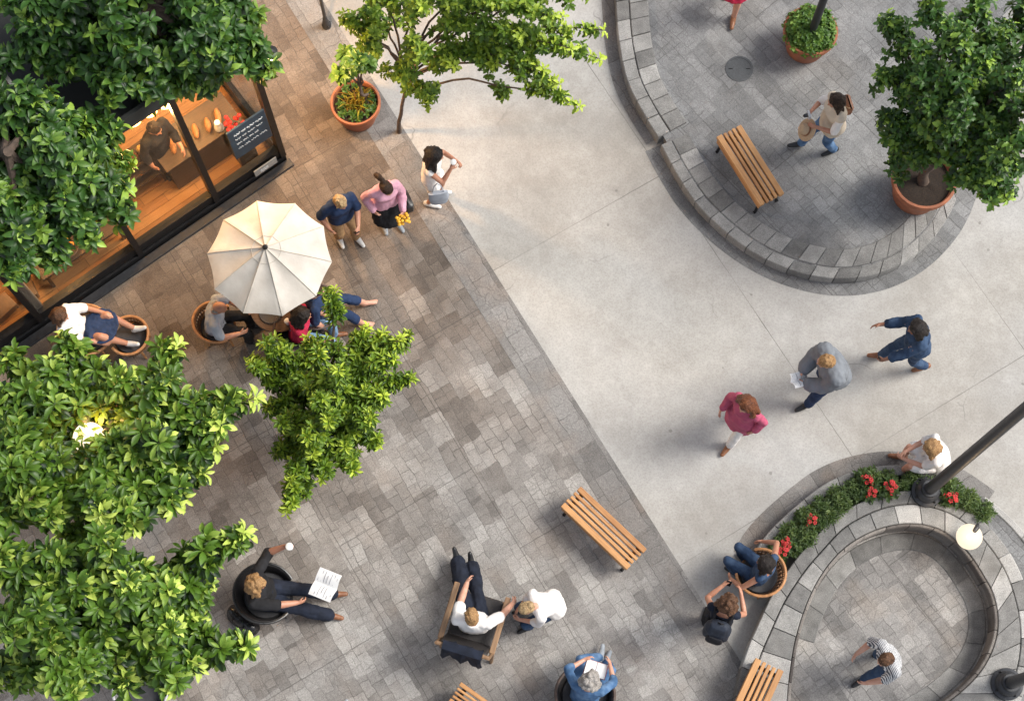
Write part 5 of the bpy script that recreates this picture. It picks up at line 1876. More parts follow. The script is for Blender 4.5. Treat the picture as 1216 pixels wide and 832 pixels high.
# bouquet and black bag of the pink blouse woman
pos = p2['hands'][0][0]
t = thing('bouquet', 'bunch of yellow flowers held by the woman in pale pink', 'flowers', p2['W'] @ (pos + V((0, .06, .04))), p2['rz'])
a = Acc(); rb = random.Random(5)
for k in range(24): a.ellip((rb.uniform(-.08, .08), rb.uniform(-.05, .09), rb.uniform(.0, .09)), (.026, .026, .018), None, 8, 5)
a.build('blossoms', M_YEL, t)
a = Acc()
for k in range(9): a.tube([(rb.uniform(-.05, .05), rb.uniform(-.02, .05), .02), (0, -.04, -.14)], .006, 5)
a.build('stems', M_STEM, t)
t = thing('handbag', 'black handbag carried at the side of the woman in pale pink', 'bag', p2['W'] @ V((-.26, .10, .86)), p2['rz'])
a = Acc(); a.box((0, 0, -.05), (.07, .15, .12), None, None, .03); a.build('bag_body', L_BLACK, t)
a = Acc(); a.tube([(0, -.1, .06), (.02, -.07, .22), (.03, 0, .27), (.02, .07, .22), (0, .1, .06)], .011, 6); a.build('handle', L_BLACK, t)
# pale tote of woman 1
t = thing('tote_bag', 'pale blue tote bag hanging beside the white shorts of the dark haired woman', 'bag', p1['W'] @ V((.20, .12, .62)), p1['rz'] + .3)
a = Acc(); a.loft([((0, 0, -.2), (1, 0, 0), (0, 1, 0), .05, .13), ((0, 0, 0), (1, 0, 0), (0, 1, 0), .065, .16), ((0, 0, .16), (1, 0, 0), (0, 1, 0), .03, .15)], 22); a.build('bag_body', C_LGREY, t)
a = Acc(); a.tube([(0, -.09, .15), (-.02, -.05, .36), (-.03, .0, .44), (-.02, .05, .36), (0, .09, .15)], .009, 6); a.build('handle', C_LGREY, t)

# backpack
B_ = p15['B']
t = thing('backpack', 'dark blue backpack on the back of the bare shouldered woman', 'backpack', p15['W'] @ (B_.waist + B_.M2 @ V((0, -.22, .10))), p15['rz'])
t.rotation_euler = (R(-6), 0, p15['rz'])
a = Acc(); a.loft([((0, 0, -.24), (1, 0, 0), (0, 1, 0), .15, .09), ((0, -.01, -.1), (1, 0, 0), (0, 1, 0), .18, .12), ((0, 0, .1), (1, 0, 0), (0, 1, 0), .175, .11), ((0, .02, .22), (1, 0, 0), (0, 1, 0), .12, .07), ((0, .03, .25), (1, 0, 0), (0, 1, 0), .06, .03)], 24, 3)
sculpt('bag_body', a, cloth('dark backpack nylon', (.022, .028, .042), .6, .35), t, .012, 2, crinkle(.008, 12))
a = Acc(); a.loft([((0, -.11, -.17), (1, 0, 0), (0, 1, 0), .11, .05), ((0, -.125, -.05), (1, 0, 0), (0, 1, 0), .12, .05), ((0, -.11, .04), (1, 0, 0), (0, 1, 0), .09, .03)], 20, 3); a.build('front_pocket', cloth('black backpack nylon', (.012, .013, .018), .6), t)
for s in (-1, 1):
    a = Acc(); a.tube([(s * .10, .09, .2), (s * .12, .17, .285), (s * .12, .27, .25), (s * .13, .33, .1), (s * .14, .25, -.1), (s * .14, .1, -.2)], .019, 8); a.build('shoulder_strap', C_BLACK, t)
a = Acc(); a.tube([(-.04, .04, .24), (0, .02, .29), (.04, .04, .24)], .01, 6); a.build('grab_handle', C_BLACK, t)

# black bag on the paving behind the man in black
q = P(288, 736, .15)
t = thing('holdall_bag', 'glossy black leather bag standing on the paving behind the man in black', 'bag', V((q.x, q.y, .01)), R(-40))
a = Acc(); a.loft([((0, 0, .0), (1, 0, 0), (0, 1, 0), .24, .12), ((0, 0, .1), (1, 0, 0), (0, 1, 0), .28, .14), ((0, 0, .24), (1, 0, 0), (0, 1, 0), .24, .08), ((0, 0, .28), (1, 0, 0), (0, 1, 0), .18, .03)], 26, 2.6)
sculpt('bag_body', a, plain('glossy black leather', (.012, .012, .013), .22, var=.3, nscale=25, bmp=.3), t, .013, 2, crinkle(.014, 9, (1, 1, 1)))
for s in (-1, 1):
    a = Acc(); a.tube([(-.1, s * .06, .22), (-.07, s * .11, .30), (.07, s * .11, .30), (.1, s * .06, .22)], .011, 6); a.build('handle', L_BLACK, t)
# dark jacket over the lounge chair back
t = thing('draped_jacket', 'dark jacket thrown over the back of the lounge chair', 'jacket', under(p18, -.04, 0), p18['rz'] - R(10), None, 1.12)
a = Acc()
rings = []
for iu in range(15):
    u = -.25 + .5 * iu / 14
    prof = []
    for iv in range(19):
        v = -.34 + .78 * iv / 18                           # front flap to back flap
        fold = .022 * math.sin(u * 31 + v * 5) + .015 * math.sin(u * 57 + 1)
        if v < -.05: q = (u * (1 - .1 * abs(v)), -.455 + .055 - (v + .05) * -.28 + fold, .985 + (v + .05))
        elif v < .05: q = (u, -.455 - v * 1.1, 1.005 + .012 * math.cos(v * 30))
        else: q = (u * (1 + .12 * v), -.455 - .06 - (v - .05) * .10 - fold, .985 - (v - .05) * (1 + .12 * math.sin(u * 9)))
        prof.append(V(q))
    back = [p + V((0, .012, -.004)) for p in reversed(prof)]
    rings.append(prof + back)
a.rings(rings); a.build('jacket_body', C_BLACKN, t)
# things on the cafe table
cup(thing('takeaway_cup', 'white paper cup standing on the cafe table under the parasol', 'cup', tc_ + V((.16, -.28, .802))), .04, .11)
q_ = thing('serving_tray', 'dark tray lying on the cafe table under the parasol', 'tray', tc_ + V((-.1, -.12, .743)))
a = Acc(); a.lathe([(0, 0), (.15, 0), (.17, .015), (.16, .018), (.14, .006), (0, .006)], 28); a.build('tray_body', M_DKCH, q_)
bake_sculpts()
# ------------------------------------------------------------------ foliage


def leaf_template(kind):
    """rows of three points along the blade; x across, y along, z up"""
    if kind == 'lance':
        t = [0.0, .22, .45, .66, .86, 1.0]; w = [.12, .52, .88, 1.0, .62, 0]
    elif kind == 'broad':
        t = [0.0, .15, .4, .62, .85, 1.0]; w = [.15, .8, 1.0, .95, .5, 0]
    else:                                                   # ragged edge
        t = [0.0, .18, .34, .5, .66, .82, 1.0]; w = [.12, .75, .5, 1.0, .55, .6, 0]
    vs, fs = [], []
    for i, (a, b) in enumerate(zip(t[:-1], w[:-1])):
        z = .10 * math.sin(a * 2.2) - .30 * a * a
        vs += [(-b, a, z + .28 * b * .5), (0, a, z), (b, a, z + .28 * b * .5)]
    vs.append((0, 1, .10 * math.sin(2.2) - .30))
    n = len(t) - 1
    for i in range(n - 1):
        fs += [(3 * i, 3 * i + 1, 3 * i + 4, 3 * i + 3), (3 * i + 1, 3 * i + 2, 3 * i + 5, 3 * i + 4)]
    q = 3 * (n - 1)
    fs += [(q, q + 1, 3 * n), (q + 1, q + 2, 3 * n)]
    return np.array(vs), fs


def norm(a):
    return a / np.maximum(np.linalg.norm(a, axis=-1, keepdims=True), 1e-9)


class Leaves:
    def __init__(s):
        s.pos, s.dir, s.nrm, s.ln, s.wd, s.tone = [], [], [], [], [], []

    def rosettes(s, pos, axis, n, length, width, tilt, tone, gen, petiole=.02, up=0.35, lenvar=.3):
        """pos, axis (K,3): n leaves round each axis"""
        pos = np.asarray(pos, float); axis = norm(np.asarray(axis, float))
        K = len(pos)
        if K == 0: return
        ref = np.where(np.abs(axis[:, 2:3]) < .9, np.array([[0, 0, 1.0]]), np.array([[1.0, 0, 0]]))
        u = norm(np.cross(axis, ref)); v = np.cross(axis, u)
        ph = gen.uniform(0, 6.28, K)
        tone = np.broadcast_to(tone, (K,))
        length = np.broadcast_to(length, (K,))
        for k in range(n):
            a = ph + 2.39996 * k + gen.normal(0, .25, K)
            tl = np.radians(tilt[0] + (tilt[1] - tilt[0]) * (k + .5) / n + gen.normal(0, 9, K))
            d = axis * np.cos(tl)[:, None] + (u * np.cos(a)[:, None] + v * np.sin(a)[:, None]) * np.sin(tl)[:, None]
            d = norm(d)
            nr = axis + np.array([0, 0, up]) + gen.normal(0, .22, (K, 3))
            nr = norm(nr - d * np.sum(nr * d, 1, keepdims=True))
            s.pos.append(pos + d * petiole)
            s.dir.append(d); s.nrm.append(nr)
            l = length * gen.uniform(1 - lenvar, 1 + lenvar * .6, K)
            s.ln.append(l); s.wd.append(l * width * gen.uniform(.8, 1.2, K))
            s.tone.append(np.clip(tone + gen.normal(0, .10, K) + .10 * (n / 2 - k) / n, 0, 1))

    def build(s, name, kind, mat, parent):
        T, F = leaf_template(kind)
        pos = np.concatenate(s.pos); d = np.concatenate(s.dir); nr = np.concatenate(s.nrm)
        ln = np.concatenate(s.ln); wd = np.concatenate(s.wd); tone = np.concatenate(s.tone)
        x = np.cross(d, nr)
        M = len(pos)
        co = (pos[:, None, :] + x[:, None, :] * (T[None, :, 0:1] * (wd * .5)[:, None, None]) + d[:, None, :] * (T[None, :, 1:2] * ln[:, None, None])
              + nr[:, None, :] * (T[None, :, 2:3] * (ln * .9)[:, None, None]))
        nv = len(T)
        loops, starts, totals = [], [], []
        fl = [i for f in F for i in f]
        cnt = [len(f) for f in F]
        st = np.concatenate([[0], np.cumsum(cnt)[:-1]])
        loops = (np.array(fl)[None, :] + (np.arange(M) * nv)[:, None]).ravel()
        starts = (st[None, :] + (np.arange(M) * len(fl))[:, None]).ravel()
        totals = np.tile(cnt, M)
        me = bpy.data.meshes.new(name)
        me.vertices.add(M * nv); me.vertices.foreach_set('co', co.astype(np.float32).ravel())
        me.loops.add(len(loops)); me.loops.foreach_set('vertex_index', loops.astype(np.int32))
        me.polygons.add(len(starts)); me.polygons.foreach_set('loop_start', starts.astype(np.int32)); me.polygons.foreach_set('loop_total', totals.astype(np.int32))
        me.update(calc_edges=True)
        at = me.attributes.new('tone', 'FLOAT', 'FACE')
        at.data.foreach_set('value', np.repeat(tone, len(F)).astype(np.float32))
        me.polygons.foreach_set('use_smooth', np.ones(len(starts), dtype=bool))
        me.materials.append(mat)
        o = bpy.data.objects.new(name, me)
        COL.objects.link(o)
        if parent is not None: o.parent = parent
        return o


M_BARK = plain('brown bark', (0.085, 0.06, 0.045), 0.9, var=.45, nscale=14, bmp=1.0, bscale=35)
M_TWIG = plain('green brown twig', (0.09, 0.085, 0.04), 0.7, var=.3, nscale=14)
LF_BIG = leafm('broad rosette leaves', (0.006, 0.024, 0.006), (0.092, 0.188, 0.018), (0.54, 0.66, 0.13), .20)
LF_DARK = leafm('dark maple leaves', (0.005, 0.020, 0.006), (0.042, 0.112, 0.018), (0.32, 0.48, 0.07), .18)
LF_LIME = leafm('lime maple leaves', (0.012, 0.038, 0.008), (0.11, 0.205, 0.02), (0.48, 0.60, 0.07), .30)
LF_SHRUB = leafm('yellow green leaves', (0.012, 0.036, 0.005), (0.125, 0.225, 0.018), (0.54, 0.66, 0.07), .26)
LF_BOX = leafm('box shrub leaves', (0.02, 0.06, 0.012), (0.08, 0.17, 0.03), (0.22, 0.33, 0.06), .25)
LF_BED = leafm('bed foliage', (0.02, 0.045, 0.015), (0.07, 0.12, 0.04), (0.17, 0.23, 0.08), .25)
LF_GRASS = leafm('red yellow grass', (0.20, 0.05, 0.015), (0.32, 0.24, 0.03), (0.45, 0.42, 0.06), .2)


def grow(name, label, base, fork, targets, leaf, kind, seed, length, width, nleaf, tilt, nsub=9, nshoot=4, sub_len=.6, bare=.35, r0=.09, tip_bonus=.35, tone0=.42, bow=.35, group='trees', lower=True, start=(.45, 1.0), sprig=6):
    gen = np.random.default_rng(seed)
    rd = random.Random(seed)
    t = thing(name, label, 'tree', base, 0, group)
    base = V(base); fork = V(fork)
    a = Acc()
    # trunk
    pts = []
    for k in range(9):
        u = k / 8
        p = base.lerp(fork, u)
        w = math.sin(u * math.pi) * .06
        pts.append(p + V((rd.uniform(-1, 1) * w, rd.uniform(-1, 1) * w, 0)))
    a.tube([p - base for p in pts], [r0 * (1.25 - .55 * k / 8) if k else r0 * 1.6 for k in range(9)], 10)
    fp, fa, ft = [], [], []                                   # rosettes: position, axis, tone
    tw = Acc()
    for T in targets:
        T = V(T)
        s = rd.uniform(*start)
        o = pts[int(s * 8)]
        d = T - o
        c1 = o + V((d.x * .25, d.y * .25, d.z * .55 + bow * d.length * .25))
        c2 = o + V((d.x * .68, d.y * .68, d.z * .95 + bow * d.length * .18))
        path = []
        for k in range(13):
            u = k / 12
            p = o * (1 - u) ** 3 + c1 * 3 * u * (1 - u) ** 2 + c2 * 3 * u * u * (1 - u) + T * u ** 3
            path.append(p + V((rd.uniform(-1, 1), rd.uniform(-1, 1), rd.uniform(-1, 1))) * .025 * math.sin(u * math.pi) * d.length * .5)
        ra = r0 * .55
        a.tube([p - base for p in path], [max(.007, ra * (1 - u / 12) ** .8 + .006) for u in range(13)], 7)
        fp.append(path[-1]); fa.append((path[-1] - path[-2]).normalized() * .8 + UP * .5); ft.append(tone0 + tip_bonus)
        for q in range(1, sprig + 1):                        # new growth: leaves all along the end of the limb
            i = 12 - q * .55
            k = int(i)
            p = path[k].lerp(path[min(k + 1, 12)], i - k)
            fp.append(p); fa.append((path[12] - path[9]).normalized() + UP * .35); ft.append(tone0 + tip_bonus * (1 - .12 * q))
        for q in range(nsub):
            u = bare + (.93 - bare) * (q + rd.random()) / nsub
            x = u * 12; i = min(int(x), 11)
            p = path[i].lerp(path[i + 1], x - i)
            tg = (path[i + 1] - path[i]).normalized()
            rv = V(gen.normal(0, 1, 3)); rv = (rv - tg * rv.dot(tg)).normalized()
            dr = (tg * .55 + rv * .85 + UP * .28).normalized()
            ln = sub_len * rd.uniform(.55, 1.25) * max(.22, 1.75 - 1.75 * u)
            end = p + dr * ln + UP * ln * .12
            m = p.lerp(end, .5) + V((rd.uniform(-.04, .04), rd.uniform(-.04, .04), -.03))
            sub = [p, m, end]
            tw.tube([z - base for z in sub], [.011, .008, .004], 5)
            fp.append(end); fa.append(dr * .7 + UP * .55); ft.append(tone0 - .05 + tip_bonus * .8 * rd.random())
            for h in range(nshoot):
                v_ = .2 + .8 * (h + rd.random()) / nshoot
                pp = p.lerp(m, v_ * 2) if v_ < .5 else m.lerp(end, v_ * 2 - 1)
                r2 = V(gen.normal(0, 1, 3)).normalized()
                d2 = (dr * .4 + r2 * .8 + UP * .35).normalized()
                e2 = pp + d2 * rd.uniform(.06, .22) * (sub_len / .6)
                tw.tube([pp - base, e2 - base], [.006, .003], 4)
                fp.append(e2); fa.append(d2 * .7 + UP * .6); ft.append(tone0 - .30 + .46 * rd.random())
    fp = np.array([tuple(p - base) for p in fp]); fa = np.array([tuple(p) for p in fa]); ft = np.array(ft)
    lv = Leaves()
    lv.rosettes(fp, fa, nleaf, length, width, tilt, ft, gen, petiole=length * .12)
    if lower:                                                # older leaves lower on the shoots; their darker tone also paints shade between rosettes
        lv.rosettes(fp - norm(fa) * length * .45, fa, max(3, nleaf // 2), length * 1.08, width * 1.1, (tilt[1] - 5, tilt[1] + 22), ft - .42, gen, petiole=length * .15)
    tk = a.build('trunk', M_BARK, t)
    if nshoot > 1: tag(tw.build('twigs', M_TWIG, tk), kind='stuff')
    o = lv.build('crown', kind, leaf, t)
    print(name, 'leaves', len(np.concatenate(lv.ln)))
    return t


rz_ = random.Random(77)
PT = lambda l: [P(x, y, z + rz_.uniform(-.55, .35)) for x, y, z in l]

grow('leafy_tree', 'big tree with large pale tipped leaf rosettes beside the shop terrace, left edge', P(183, 596, 0), P(140, 560, 2.3),
     PT([(78, 402, 3.6), (118, 435, 3.8), (211, 412, 4.0), (196, 452, 3.8), (10, 425, 4), (40, 462, 4.3), (303, 472, 3.8), (262, 505, 3.9), (240, 560, 3.6), (196, 520, 4.4), (50, 545, 4.5), (15, 510, 4.4), (165, 585, 4.3), (205, 600, 3.8), (100, 600, 4.5), (30, 600, 4.5), (-20, 470, 4.3), (-25, 570, 4.5), (160, 540, 4.6), (235, 475, 4.0), (130, 565, 4.6), (10, 560, 4.7), (255, 530, 3.7), (180, 480, 4.2), (70, 580, 4.5), (215, 560, 4.1), (-10, 520, 4.5), (60, 430, 4.0), (150, 445, 4.1), (60, 615, 4.4), (10, 615, 4.4), (120, 612, 4.4), (160, 625, 4.1), (-20, 625, 4.3), (215, 590, 3.9)]),
     LF_BIG, 'lance', 21, .172, .37, 8, (38, 92), nsub=8, nshoot=3, sub_len=.44, bare=.30, r0=.10, tip_bonus=.52, tone0=.40, group='trees with large leaf rosettes')
grow('leafy_tree', 'big tree with large pale tipped leaf rosettes filling the bottom left corner', P(191, 775, 0), P(160, 752, 2.3),
     PT([(290, 632, 3.8), (240, 655, 3.9), (294, 768, 3.7), (236, 735, 3.9), (200, 700, 4.2), (232, 792, 3.7), (160, 740, 4.4), (150, 805, 4), (100, 700, 4.5), (60, 655, 4.5), (20, 700, 4.5), (60, 760, 4.4), (20, 785, 4.3), (100, 790, 4.3), (125, 640, 4.4), (205, 815, 3.8), (85, 825, 4.2), (170, 672, 4.2), (-20, 740, 4.4), (245, 690, 3.6), (-10, 645, 4.4), (205, 745, 4.2), (130, 720, 4.6), (40, 730, 4.6), (-10, 810, 4.2), (190, 770, 4.1), (230, 720, 4.0), (120, 760, 4.4), (10, 750, 4.5), (90, 660, 4.4), (150, 690, 4.4), (60, 810, 4.3), (0, 680, 4.4), (80, 630, 4.3), (225, 690, 3.8)]),
     LF_BIG, 'lance', 22, .172, .37, 8, (38, 92), nsub=8, nshoot=3, sub_len=.44, bare=.30, r0=.10, tip_bonus=.52, tone0=.40, group='trees with large leaf rosettes')

# trees in planters on the shop roof
M_PLANTER = plain('grey fibre cement', (0.2, 0.2, 0.19), 0.85, var=.15, bmp=.3)
for (x, y, lab) in ((165, 5, 'grey square planter on the shop roof under the upper dark tree'), (0, 175, 'grey square planter on the shop roof under the dark tree at the left edge')):
    q = P(x, y, SH + .14)
    t = thing('roof_planter', lab, 'planter', q, SRZ)
    a = Acc(); a.box((0, 0, .3), (.6, .6, .3), None, None, .02); a.build('planter_box', M_PLANTER, t, False)
    a = Acc(); a.box((0, 0, .595), (.55, .55, .012)); a.build('soil', M_SOIL, t, False)
zr = SH + .14 + .6
grow('dark_tree', 'dense dark green tree spreading over the shop roof beside the lit paving', P(165, 5, zr), P(172, 10, zr + .5),
     PT([(322, 82, 4.3), (302, 20, 4.5), (248, 102, 4.3), (218, 62, 4.9), (182, 112, 4.3), (150, 60, 5.1), (230, -10, 5.1), (125, 115, 4.7), (305, -30, 4.6), (85, 30, 5.3), (150, 0, 5.4), (278, 62, 4.6), (255, 20, 5.0), (195, 20, 5.3), (110, 75, 5.2), (60, 0, 5.3), (300, 55, 4.4), (215, 100, 4.5), (40, 60, 5.2), (290, -5, 4.8), (30, 20, 5.3), (-10, 70, 5.3), (10, 0, 5.5), (100, -20, 5.5), (60, 85, 5.2), (200, 112, 3.9), (160, 118, 4.0), (232, 98, 4.0)]),
     LF_DARK, 'broad', 31, .15, .46, 7, (45, 100), nsub=9, nshoot=4, sub_len=.5, bare=.35, r0=.09, tip_bonus=.42, tone0=.40, group='dark trees over the shop', bow=.1)
grow('dark_tree', 'dense dark green tree hanging over the left part of the shop glass', P(0, 175, zr), P(10, 180, zr + .45),
     PT([(152, 252, 3.9), (110, 285, 3.9), (62, 312, 3.8), (15, 330, 3.8), (128, 218, 4.2), (80, 232, 4.5), (40, 262, 4.5), (0, 292, 4.4), (70, 172, 4.9), (20, 190, 5.1), (-20, 240, 4.8), (98, 190, 4.5), (10, 110, 5.3), (60, 115, 5.2), (-30, 150, 5.1), (105, 150, 4.6), (155, 198, 3.9), (40, 215, 4.9), (-25, 310, 4.2), (80, 268, 4.2), (140, 150, 4.1), (128, 172, 4.0), (150, 225, 3.7)]),
     LF_DARK, 'broad', 32, .16, .44, 7, (45, 100), nsub=9, nshoot=4, sub_len=.46, bare=.35, r0=.09, tip_bonus=.52, tone0=.44, group='dark trees over the shop', bow=.1)

grow('slender_tree', 'slender young tree with thin stem and airy lime green crown at the top edge', P(474, 157, 0), P(482, 66, 2.5),
     PT([(412, 28, 3.4), (440, 12, 4), (500, 62, 3.8), (510, 118, 3.0), (480, 92, 3.2), (560, 30, 4.2), (588, 76, 3.8), (620, 40, 4.4), (640, -5, 4.6), (678, 58, 4.2), (716, 36, 4.2), (688, 126, 3.6), (664, 100, 3.8), (540, -20, 4.8), (600, -30, 5), (455, -12, 4.6), (700, -8, 4.6), (645, 82, 4.0), (502, 8, 4.5), (540, 78, 3.6), (668, 20, 4.5), (590, 5, 4.7), (430, 55, 3.2), (712, 70, 4.0), (640, 50, 4.3)]),
     LF_LIME, 'ragged', 41, .10, .55, 7, (50, 105), nsub=6, nshoot=3, sub_len=.36, bare=.48, r0=.026, tip_bonus=.45, tone0=.52, bow=.3, start=(.6, 1), group='maple trees')
grow('bushy_tree', 'dense bushy maple tree growing in the terracotta pot at the terrace edge', V((pot_cc.x, pot_cc.y, pot_cc.z - .03)), P(1112, 165, 1.9),
     PT([(1052, 18, 3.4), (1046, 88, 3), (1052, 140, 2.6), (1062, 186, 2.0), (1090, 60, 3.8), (1100, 120, 3.6), (1140, 40, 4.2), (1150, 100, 4.2), (1200, 30, 4.2), (1210, 90, 4.2), (1190, 150, 3.8), (1150, 178, 3.2), (1180, 212, 2.8), (1210, 196, 3.2), (1196, 236, 2.4), (1250, 130, 4), (1250, 50, 4.2), (1100, 0, 3.8), (1160, -20, 4.2), (1235, -20, 4.2), (1120, 150, 3.4), (1090, 182, 2.2), (1140, 140, 3.8), (1245, 190, 3.6), (1080, 100, 3.3), (1170, 70, 4.4)]),
     LF_DARK, 'ragged', 51, .12, .55, 7, (48, 105), nsub=10, nshoot=4, sub_len=.46, bare=.3, r0=.06, tip_bonus=.55, tone0=.44, bow=.25, start=(.3, 1), group='maple trees')
grow('small_tree', 'small yellow green tree with upright shoots beside the cream parasol', P(408, 520, 0), P(398, 500, .9),
     PT([(398, 345, 2.7), (328, 402, 2.4), (365, 402, 2.6), (436, 390, 2.5), (476, 402, 2.4), (488, 450, 2.2), (455, 470, 2.6), (450, 528, 2.2), (420, 558, 2.0), (382, 568, 2.2), (342, 602, 1.9), (330, 540, 2.4), (298, 432, 2.4), (318, 482, 2.6), (360, 450, 3.0), (402, 440, 3.2), (390, 500, 3.1), (350, 512, 2.8), (430, 430, 2.9), (420, 492, 2.9), (466, 425, 2.5), (340, 430, 2.8), (380, 420, 3.0), (372, 540, 2.5), (440, 500, 2.5), (345, 570, 2.1), (375, 475, 3.2), (312, 408, 2.4), (300, 425, 2.3), (455, 395, 2.5), (484, 398, 2.4), (340, 608, 1.9), (365, 520, 2.8), (410, 530, 2.5), (335, 505, 2.6)]),
     LF_SHRUB, 'lance', 61, .105, .31, 8, (30, 95), nsub=8, nshoot=4, sub_len=.30, bare=.34, r0=.055, tip_bonus=.42, tone0=.48, bow=.15, start=(.2, 1), group=None, sprig=6)

# ------------------------------------------------------------------ potted plants
gen = np.random.default_rng(5)


def dome(cx, R_, hh, n, gen, r_in=.55):
    u = gen.normal(0, 1, (n, 3)); u[:, 2] = np.abs(u[:, 2]); u = norm(u)
    k = gen.uniform(r_in, 1.0, n)[:, None]
    lump = 1 + .10 * np.sin(u[:, 0:1] * 9 + 2) * np.cos(u[:, 1:2] * 8)
    p = u * k * lump * np.array([R_, R_, hh])
    return p + np.array(cx), u


t = thing('clipped_shrub', 'round clipped light green shrub in the pot with the lamp post', 'shrub', (pot_bc.x, pot_bc.y, pot_bc.z - .02))
p_, u_ = dome((0, 0, .03), pot_br * 1.0, .30, 620, gen)
lv = Leaves(); lv.rosettes(p_, u_ + np.array([0, 0, .3]), 6, .058, .6, (35, 90), gen.uniform(.25, .75, 620), gen, .008)
lv.build('foliage', 'broad', LF_BOX, t)
a = Acc()
for k in range(10):
    an = k * .63; a.tube([(0.1 * math.cos(an), .1 * math.sin(an), -.02), (.3 * math.cos(an), .3 * math.sin(an), .2)], [.012, .005], 5)
a.build('stems', M_TWIG, t)

t = thing('ornamental_grass', 'tuft of yellow and red ornamental grass in the pot near the lit paving', 'plant', pot_ac)
lv = Leaves()
p_ = np.concatenate([gen.uniform(-.14, .14, (18, 2)), np.zeros((18, 1))], 1)
lv.rosettes(p_, np.tile([0, 0, 1.0], (18, 1)) + gen.normal(0, .3, (18, 3)), 5, .22, .07, (25, 75), gen.uniform(0, 1, 18), gen, .01)
lv.build('blades', 'lance', LF_GRASS, t)
t = thing('low_herbs', 'dark green low herbs round the rim of the grass pot', 'plant', pot_ac)
an = gen.uniform(0, 6.28, 34); rr = gen.uniform(.17, pot_ar * .82, 34)
p_ = np.stack([rr * np.cos(an), rr * np.sin(an), np.full(34, .03)], 1)
lv = Leaves(); lv.rosettes(p_, np.tile([0, 0, 1.0], (34, 1)), 6, .07, .5, (30, 85), gen.uniform(.1, .4, 34), gen, .01)
lv.build('foliage', 'broad', LF_BOX, t)
sap = V((pot_ac.x + .17, pot_ac.y + .02, pot_ac.z))
grow('potted_sapling', 'young sapling with a few large leaves in the terracotta grass pot', sap, sap + V((-.02, .05, .75)),
     PT([(412, 62, 1.6), (438, 70, 1.8), (402, 88, 1.5), (425, 72, 1.9)]), LF_BOX, 'broad', 71, .15, .5, 6, (45, 95), nsub=3, nshoot=1, sub_len=.18, bare=.6, r0=.02, sprig=2, tip_bonus=.2, tone0=.5, group=None)

# ------------------------------------------------------------------ flower bed
rb = random.Random(12)
proto = []
for kp in range(3):
    g = np.random.default_rng(80 + kp)
    lv = Leaves()
    p_, u_ = dome((0, 0, .02), .19, .36, 110, g, .25)
    lv.rosettes(p_, u_ + np.array([0, 0, .6]), 7, .085, .24, (20, 85), g.uniform(.2, .8, 110), g, .01)
    o = lv.build('foliage', 'lance', LF_BED, None)
    a = Acc()
    for k in range(7):
        an = k * .9; a.tube([(0, 0, 0), (.12 * math.cos(an), .12 * math.sin(an), .25)], [.01, .004], 5)
    s_ = a.build('stems', M_TWIG, None)
    proto.append((o, s_))
i = 0
for row, v_ in ((0, .26), (1, .74)):
    n = 14 if row == 0 else 13
    for k in range(n):
        u_ = min(.985, .03 + .95 * (k + .5 * row) / (n - .5) + rb.uniform(-.012, .012))
        loc = bed_at(u_, v_ + rb.uniform(-.08, .08))
        t = thing('bed_shrub', 'bushy green plant without flowers growing in the curved bed by the round wall', 'plant', loc, rb.uniform(0, 6), 'green plants in the flower bed', rb.uniform(.62, .98))
        for src in proto[i % 3]:
            if src.parent is None: c = src
            else: c = src.copy(); COL.objects.link(c)
            c.parent = t
        i += 1
g = np.random.default_rng(99)
lv = Leaves()
p_, u_ = dome((0, 0, .02), .13, .26, 45, g, .3)
lv.rosettes(p_, u_ + np.array([0, 0, .6]), 6, .08, .45, (20, 85), g.uniform(.2, .6, 45), g, .01)
fo = lv.build('foliage', 'broad', LF_BED, None)
a = Acc()
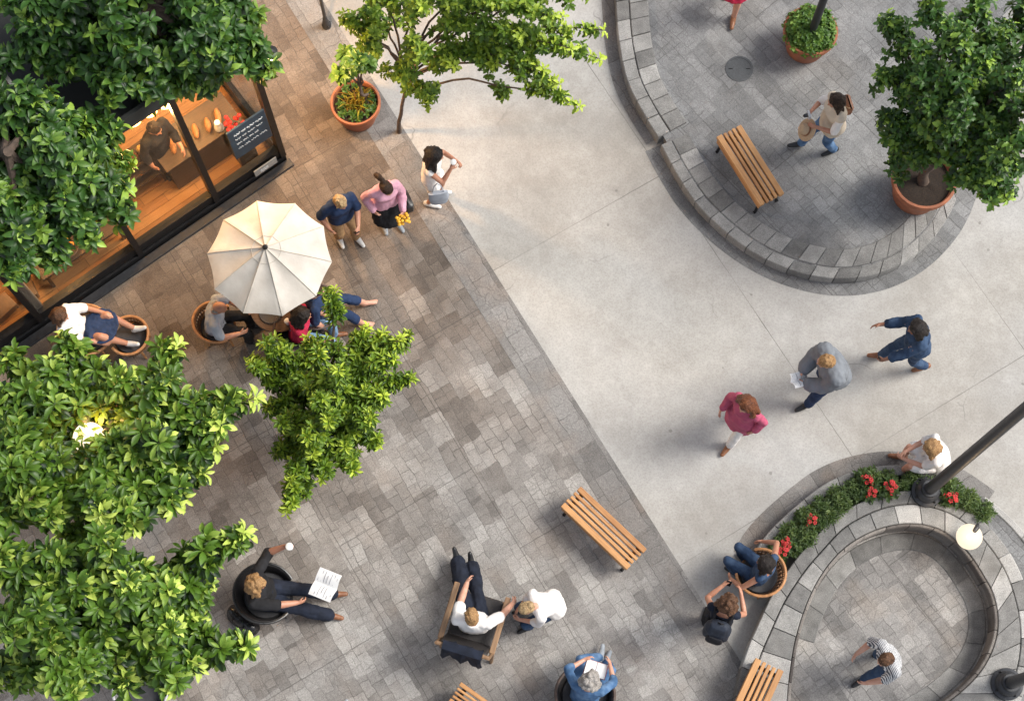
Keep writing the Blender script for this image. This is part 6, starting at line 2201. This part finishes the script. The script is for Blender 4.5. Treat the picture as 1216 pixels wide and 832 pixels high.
for k in range(8):
    an = rb.uniform(0, 6.28); r_ = rb.uniform(0, .085); z = .31 + rb.uniform(-.07, .05)
    c = V((r_ * math.cos(an), r_ * math.sin(an), z))
    for q in range(5):
        b_ = q * 1.2566 + an
        a.ellip(c + V((.018 * math.cos(b_), .018 * math.sin(b_), .004)), (.013, .013, .006), None, 7, 4)
    a.tube([c, (c.x * .4, c.y * .4, .1)], .003, 4)
bo = a.build('blossoms', M_RED, None)
first = True
for px, py in ((1032, 567), (1055, 579), (1034, 583), (1130, 588), (962, 616), (936, 644), (928, 652)):
    q = P(px, py, BZ + .25)
    t = thing('red_flowers', 'small clump of bright red flowers in the curved green bed', 'flowers', V((q.x, q.y, BZ - .06)), rb.uniform(0, 6), 'red flower clumps in the bed', rb.uniform(.9, 1.25))
    for src in (fo, bo):
        c = src if first else src.copy()
        if not first: COL.objects.link(c)
        c.parent = t
    first = False
# ------------------------------------------------------------------ light
world = bpy.data.worlds.new('World')
sc.world = world
world.use_nodes = True
nt = world.node_tree
bg = nt.nodes['Background']
sky = N(nt, 'ShaderNodeTexSky', sky_type='NISHITA')
sky.sun_disc = False
EL, AZ = R(48), R(12)                                          # sun to the right of the picture and slightly up
sky.sun_elevation = EL
sky.sun_rotation = math.pi / 2 - AZ
sky.air_density = 1.0
sky.dust_density = 3.0
sky.ozone_density = 1.0
hsv = N(nt, 'ShaderNodeHueSaturation'); hsv.inputs['Saturation'].default_value = 0.45   # thin high cloud: a paler sky
L(nt, sky.outputs[0], hsv.inputs['Color']); L(nt, hsv.outputs[0], bg.inputs['Color'])
bg.inputs['Strength'].default_value = 0.125
sl = bpy.data.lights.new('sun', 'SUN')
sl.energy = 2.0
sl.angle = R(24)
sl.color = (1.0, 0.95, 0.87)
so = bpy.data.objects.new('sun', sl)
COL.objects.link(so)
sv = V((math.cos(EL) * math.cos(AZ), math.cos(EL) * math.sin(AZ), math.sin(EL)))
so.rotation_euler = sv.to_track_quat('Z', 'Y').to_euler()
so.location = (30, 10, 40)

sc.view_settings.view_transform = 'Standard'
sc.view_settings.look = 'None'
sc.view_settings.gamma = 1
sc.view_settings.exposure = 0.80
sc.cycles.use_denoising = True
sc.cycles.max_bounces = 6
sc.cycles.transparent_max_bounces = 8
sc.cycles.sample_clamp_indirect = 4
